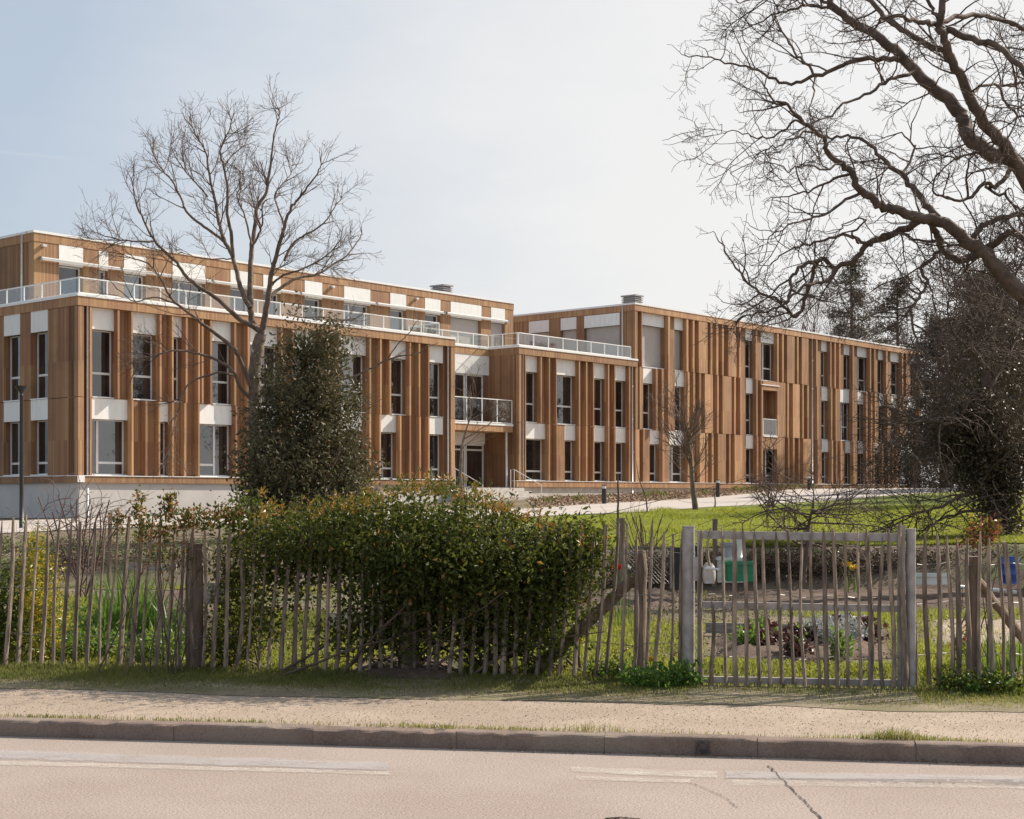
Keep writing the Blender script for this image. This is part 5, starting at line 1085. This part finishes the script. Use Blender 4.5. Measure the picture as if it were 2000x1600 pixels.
plank('short grey plank edging right of the gate bed', (1590, 1222), (1700, 1212), 17, 17.3)
plank('grey board lying in the grass under the leaning brace', (1118, 1222), (1172, 1216), 17, 17.2, .06, .02)
plank('wide grey board standing behind the double fence post', (366, 1160), (442, 1158), 15.5, 15.6, .02, .11, 'board')
plank('pale garden edging board seen through the hedge bush', (640, 1212), (745, 1204), 17, 17.4, .02, .09, 'board')
plank('pale low board behind the leeks', (250, 1106), (345, 1108), 22, 22, .02, .05, 'board')
# wire mesh fence behind the brown post
wf = thing('mesh_fence', 'sagging chain link wire fence behind the brown post and the big braced post', 'fence', wpt(1260, 1140, 20.5)); mb = MB()
for i in range(-12, 26):
    for sg in (1, -1):
        x0 = 1208 + i * 7.5; pts = []
        for q in np.linspace(0, 1, 6):
            px_ = x0 + sg * q * 70 + (0 if sg > 0 else 70)
            if 1208 <= px_ <= 1312: pts.append(wpt(px_, 1066 + q * 74, 20.5))
        if len(pts) > 1: mb.tube(pts, .0025, 3, caps=False)
mb.tube([wpt(1208, 1066, 20.5), wpt(1312, 1070, 20.5)], .005, 4); bmesh_obj('mesh', mb, M['wire'], wf)
bmesh_obj('post', MB().tube([wpt(1312, 1150, 20.5), wpt(1312, 1066, 20.5)], .02, 8), M['galv'], wf)

# ivy tree and thicket on the right
YI = 28.0
t_ = Tree(171)
t_.limb([(1958, 1095), (1950, 1000), (1935, 920), (1925, 830), (1930, 740), (1920, 650), (1925, 590)], 46, 6, YI, YI + .5, None, .02)
PI_ = [lv(6.2, (.5, 1.6), (40, 100), .018, .007, 5, .2, .01, 4, t0=.05, tip=1), lv(6.2, (.3, .9), (30, 80), .0095, .006, 4, .22, .0, 3, tip=1), lv(6.0, (.15, .45), (30, 80), .0065, .0036, 3, .22, .0, 3)]
for px, w0, w1, d0, d1 in (
 ([(1940, 960), (1890, 965), (1850, 985), (1800, 1000), (1760, 1012), (1720, 1022)], 9, 2, 0, -1.5), ([(1945, 1000), (1900, 1000), (1850, 1010), (1815, 1030), (1770, 1045)], 8, 2, 0, -1),
 ([(1930, 890), (1880, 900), (1830, 905), (1790, 905)], 8, 2, 0, 1), ([(1925, 830), (1870, 830), (1820, 822), (1780, 826), (1742, 830)], 10, 3, 0, -1.2),
 ([(1930, 780), (1880, 760), (1830, 730), (1800, 690)], 9, 2, 0, 1), ([(1930, 720), (1890, 680), (1860, 640), (1850, 590)], 8, 2, 0, -.8), ([(1930, 760), (1970, 700), (1990, 640), (1985, 590)], 9, 2, 0, 1),
 ([(1935, 860), (1980, 820), (2020, 760), (2040, 690)], 9, 3, 0, -1), ([(1928, 680), (1940, 620), (1960, 580)], 6, 2, 0, .6), ([(1935, 930), (1990, 900), (2040, 870)], 8, 3, 0, 0), ([(1928, 800), (1890, 800), (1850, 780), (1815, 770)], 7, 2, 0, 1.6), ([(1925, 640), (1890, 610), (1870, 580)], 5, 2, 0, 1)):
    t_.limb(px, w0, w1, YI + d0, YI + d1, PI_, .02)
iv = thing('ivy_clad_tree', 'dark ivy clad tree with a dense twiggy crown at the right edge of the lawn', 'tree', wpt(1958, 1095, YI)); t_.build(iv, M['bark'], M['twig'])
r = np.random.default_rng(172); mb = MB()
IV = [eb(1955, 1040, YI, 34, 55, .45), eb(1950, 960, YI, 42, 55, .5), eb(1925, 880, YI, 42, 60, .6), eb(1925, 810, YI, 34, 40, .5, .2), eb(1880, 860, YI, 40, 40, .5), eb(1900, 930, YI, 30, 40, .5), eb(1995, 900, YI, 30, 60, .6, .22), eb(1850, 850, YI, 45, 30, .6, .10), eb(1880, 760, YI + 1, 60, 90, .9, .16), eb(1970, 720, YI + 1, 50, 100, .9, .16)]
P = clump(blobs(IV, 14000, r, .2), r, 12, .14); leaf_quads(mb, P, .075, .06, r, 0, .0); bmesh_obj('ivy', mb, M['leaf_ivy'], iv)
# dense crowns filling the right behind it, each with its own trunk
PB = [lv(2.7, (1.0, 2.4), (30, 75), .05, .016, 5, .14, .05, 4, t0=.08, tip=2), lv(3.4, (.7, 1.8), (30, 70), .024, .013, 4, .18, .04, 3, tip=1), lv(4.0, (.4, 1.1), (30, 70), .017, .012, 3, .2, .03, 3)]
for i, (px, Y, H, lab, st_) in enumerate(((1940, 80, 8.4, 'low spreading bare tree at the right end of the long building', 5), (1975, 50, 8.6, 'brown bare tree close behind the ivy clad trunk', 4), (1915, 64, 9.4, 'bare brown tree beyond the long building, left of the ivy clad one', 4), (2015, 58, 10.0, 'bare brown tree behind the ivy clad one at the right picture edge', 4), (1852, 118, 13.0, 'distant bare tree just beyond the end of the long building', 4))):
    g = wpt(px, 950, Y); wild(px, YH + F * (EYE - float(gz(g[0], g[1]))) / Y, Y, H, lab, PB, 180 + i, M['bark'], M['twig'], wpx=9, spread=.28, stems=st_, group='bare trees beyond the long building')
PW = [lv(.9, (2.5, 5.0), (15, 40), .05, .018, 5, .07, .1, 4, t0=.15, tip=2), lv(1.4, (1.2, 2.4), (15, 40), .026, .014, 4, .1, .07, 3, tip=1), lv(1.6, (.6, 1.4), (20, 45), .018, .011, 3, .1, .05, 3)]
for i, (px, Y, H, lab) in enumerate(((1545, 128, 14.6, 'leftmost of the pale bare trees rising behind the roof'), (1585, 122, 16.0, 'tallest pale bare tree rising behind the roof under the oak branch'), (1622, 126, 14.0, 'pale bare tree behind the roof just left of the pines'))):
    g = wpt(px, 950, Y); wild(px, YH + F * (EYE - float(gz(g[0], g[1]))) / Y, Y, H, lab, PW, 190 + i, M['bark_l'], M['twig_r'], wpx=8, spread=.14, stems=3, group='bare trees behind the roof')
# conifers beyond
def conifer(px, Y, top, wid, label, seed, n=9000, lay=13, gapf=.6, name='pine_tree'):
    r = np.random.default_rng(seed); g = wpt(px, 950, Y); g[2] = float(gz(g[0], g[1])); H = wpt(px, top, Y)[2] - g[2]; hw = wid * Y / F
    root = thing(name, label, 'tree', g, group='conifers beyond the long building'); t_ = Tree(seed)
    t_.main.append((np.array([g, g + [.1, 0, H * .5], g + [0, 0, H * .97]]), np.array([.3, .2, .04]), 8)); mb = MB()
    for i in range(lay * 5):
        u = .15 + .83 * (i + r.random()) / (lay * 5); z = g[2] + H * u; L = hw * (1.06 - u) ** .5 * r.uniform(.5, 1.25); a = r.uniform(0, 6.28)
        d = np.array([math.cos(a), math.sin(a), r.uniform(-.15, .3)]); s0 = np.array([g[0], g[1], z]); P = t_.path(s0, d, L, 5, .08, .03); t_.fine.append((P, np.linspace(.07, .02, 6), 4))
        m = int(n / lay / 5); q = r.uniform(.3, 1.0, m // 14 + 1) * 5; k = np.clip(q.astype(int), 0, 4); cc = P[k] * (1 - (q - k))[:, None] + P[k + 1] * (q - k)[:, None] + r.normal(0, .22, (len(q), 3))
        C0 = cc[r.integers(0, len(cc), m)] + r.normal(0, 1, (m, 3)) * np.array([.26, .26, .16]); leaf_quads(mb, C0, .46, .055, r, 0, .3)
    t_.build(root, M['bark'], M['bark'], 'trunk', 'branches'); bmesh_obj('crown', mb, M['leaf_dark'], root)
conifer(1662, 120, 500, 105, 'tall ragged pine behind the roof, left of the two', 201, 9500)
conifer(1752, 125, 535, 100, 'ragged pine behind the roof end, right of the tall one', 202, 9500)
conifer(1925, 75, 540, 85, 'dense dark conifer with a pointed top right of the long building', 203, 17000, 16)
conifer(1842, 105, 620, 95, 'broad dark conifer hidden low behind the bare branches', 204, 15000)
conifer(2010, 84, 600, 100, 'dark conifer cut by the right picture edge', 205, 15000)
TH_ = [(np.array([x, y, 2.0 + h / 2]), (3.2, 1.8, h / 2 + .4)) for x, y, h in ((28.2, 106, 4.0), (31, 108, 4.2), (29, 104, 3), (33.5, 102, 3.6), (38, 100, 3), (42, 96, 3.6))]
leafy('hedge', 'dark hedge closing the view beyond the path end on the right', 'hedge', TH_, 14000, .22, .10, [M['leaf_dark'], M['leaf_ivy']], 210, 8, .25, (.6, .4), .2, .4, (24, 4, .04, 2.0))
# planting along the chip bed
r = np.random.default_rng(220)
for i in range(30):
    q = r.uniform(.02, .98); k = r.uniform(.25, .8); j = q * 6; a = PF[5 + int(j)] * (1 - j % 1) + PF[6 + int(j)] * (j % 1); b = P0 + U * (XF3 + 1 + q * 34) - V * .6; p = a * (1 - k) + b * k
    leafy('bedding_plant', 'small low plant in the wood chip bed before the long building', 'plant', [(np.array([p[0], p[1], float(gz(*p)) + .12]), (.28, .28, .13))], 60, .14, .06, [M['leaf_hedge'], M['leaf_grn'], M['grass_d']], 230 + i, 4, .06, (.4, .2, .4), .5, .2, group='low plants in the wood chip bed')

# ------------------------------------------------------------------ lamps
def bollard(px, pyt, pyb, label):
    p = on_plane(px, pyb); Y = p[1]; z0 = float(gz(*p)); h = (pyb - pyt) * Y / F; root = thing('bollard_light', label, 'bollard light', (p[0], p[1], z0), group='bollard lights along the path'); w = .095
    mb = MB(); mb.tube([(p[0], p[1], z0 - .05), (p[0], p[1], z0 + h - .16)], w, 14); bmesh_obj('post', mb, M['black'], root, smooth=False)
    mb = MB(); mb.tube([(p[0], p[1], z0 + h - .16), (p[0], p[1], z0 + h - .04)], w * .86, 14); bmesh_obj('lens', mb, M['white_pl'], root)
    mb = MB(); mb.tube([(p[0], p[1], z0 + h - .04), (p[0], p[1], z0 + h)], w * 1.03, 14); bmesh_obj('cap', mb, M['black'], root)
bollard(1180, 947, 985, 'leftmost of the dark bollard lights, near the entrance steps')
bollard(1402, 937, 972, 'middle dark bollard light, right of the young lawn tree')
bollard(1580, 929, 958, 'rightmost dark bollard light, behind the low fruit tree')
p = wpt(42, 1010, 46)[:2]; z0 = float(gz(*p)); Y = p[1]; zt = EYE - (754 - YH) * Y / F
lp_ = thing('lamp_post', 'slim dark lamp post with a shallow cone head before the left building', 'lamp post', (p[0], p[1], z0))
mb = MB(); mb.tube([(p[0], p[1], z0 - .05), (p[0], p[1], z0 + 1.0), (p[0], p[1], zt - .28)], [.075, .065, .05], 12); bmesh_obj('post', mb, M['black'], lp_, smooth=True)
mb = MB(); mb.tube([(p[0], p[1], zt - .30), (p[0], p[1], zt - .2), (p[0], p[1], zt - .05), (p[0], p[1], zt)], [.04, .06, .19, .20], 18); bmesh_obj('lamp_head', mb, M['black'], lp_, smooth=True)

# ------------------------------------------------------------------ sky, sun, camera
SD = .775 * np.append(U, 0) + .235 * np.append(-V, 0) + np.array([0, 0, .60]); SD /= np.linalg.norm(SD)
EL = math.asin(SD[2]); AZ = math.atan2(SD[0], SD[1])
w = bpy.data.worlds.new('World'); C.world = w; w.use_nodes = True; nt = w.node_tree; nt.nodes.clear()
sky = nd(nt, 'TexSky', sky_type='NISHITA'); sky.sun_disc = False; sky.sun_elevation = EL; sky.sun_rotation = AZ; sky.air_density = 1.0; sky.dust_density = 3.0; sky.ozone_density = 1.0
tc = nd(nt, 'TexCoord')
dt = nd(nt, 'VectorMath', {0: tc.outputs['Generated'], 1: tuple(SD)}, operation='DOT_PRODUCT').outputs['Value']
cl = noise(nt, nd(nt, 'Mapping', {'Vector': tc.outputs['Generated'], 'Scale': (1.0, 1.0, 2.6)}).outputs[0], 2.2, 7, .6)
zz = nd(nt, 'SeparateXYZ', {0: tc.outputs['Generated']}).outputs[2]
gl_ = mth(nt, 'ADD', dt, mth(nt, 'ADD', mth(nt, 'MULTIPLY', mth(nt, 'SUBTRACT', .287, zz), .6), mth(nt, 'MULTIPLY', mth(nt, 'SUBTRACT', cl, .5), .34)))
vcol = mix(nt, nd(nt, 'MapRange', {0: gl_, 1: .36, 2: .655, 3: 0.0, 4: 1.0}).outputs[0], (3.9, 4.45, 5.15), (6.3, 6.22, 6.12))
skc = mix(nt, mth(nt, 'ADD', .72, mth(nt, 'MULTIPLY', ramp(nt, gl_, .33, .63), .2)), sky.outputs[0], vcol)
def pdir(px, py): v = np.array([(px - 1000) / F, 1.0, -(py - YH) / F]); return v / np.linalg.norm(v)
d0, d1 = pdir(-40, 292.5), pdir(150, 311); cn = np.cross(d0, d1); cn /= np.linalg.norm(cn); cm = pdir(20, 298)
off_ = mth(nt, 'ABSOLUTE', nd(nt, 'VectorMath', {0: tc.outputs['Generated'], 1: tuple(cn)}, operation='DOT_PRODUCT').outputs['Value'])
along = nd(nt, 'VectorMath', {0: tc.outputs['Generated'], 1: tuple(cm)}, operation='DOT_PRODUCT').outputs['Value']
trail = mth(nt, 'MULTIPLY', ramp(nt, off_, .0016, .0002), ramp(nt, along, .9991, .9998))
skc = mix(nt, mth(nt, 'MULTIPLY', trail, .1), skc, (6.2, 6.0, 5.9))
bg = nd(nt, 'Background', {'Color': skc, 'Strength': .085}); out = nd(nt, 'OutputWorld', {0: bg.outputs[0]})
sl = bpy.data.lights.new('sun', 'SUN'); sl.energy = 4.2; sl.angle = math.radians(.6); sl.color = (1.0, .90, .77)
so = bpy.data.objects.new('sun', sl); COL.objects.link(so)
from mathutils import Vector
so.rotation_euler = Vector(SD).to_track_quat('Z', 'Y').to_euler(); so.location = tuple(SD * 80)
cd = bpy.data.cameras.new('camera'); cam = bpy.data.objects.new('camera', cd); COL.objects.link(cam)
cam.location = (0, 0, EYE); cam.rotation_euler = (math.pi / 2, 0, 0); cd.sensor_width = 36; cd.lens = 36 * F / 2000; cd.shift_y = (YH - 800) / 2000; cd.clip_start = .1; cd.clip_end = 5000
C.camera = cam
C.view_settings.view_transform = 'Standard'; C.view_settings.look = 'None'; C.view_settings.exposure = .76; C.view_settings.gamma = 1
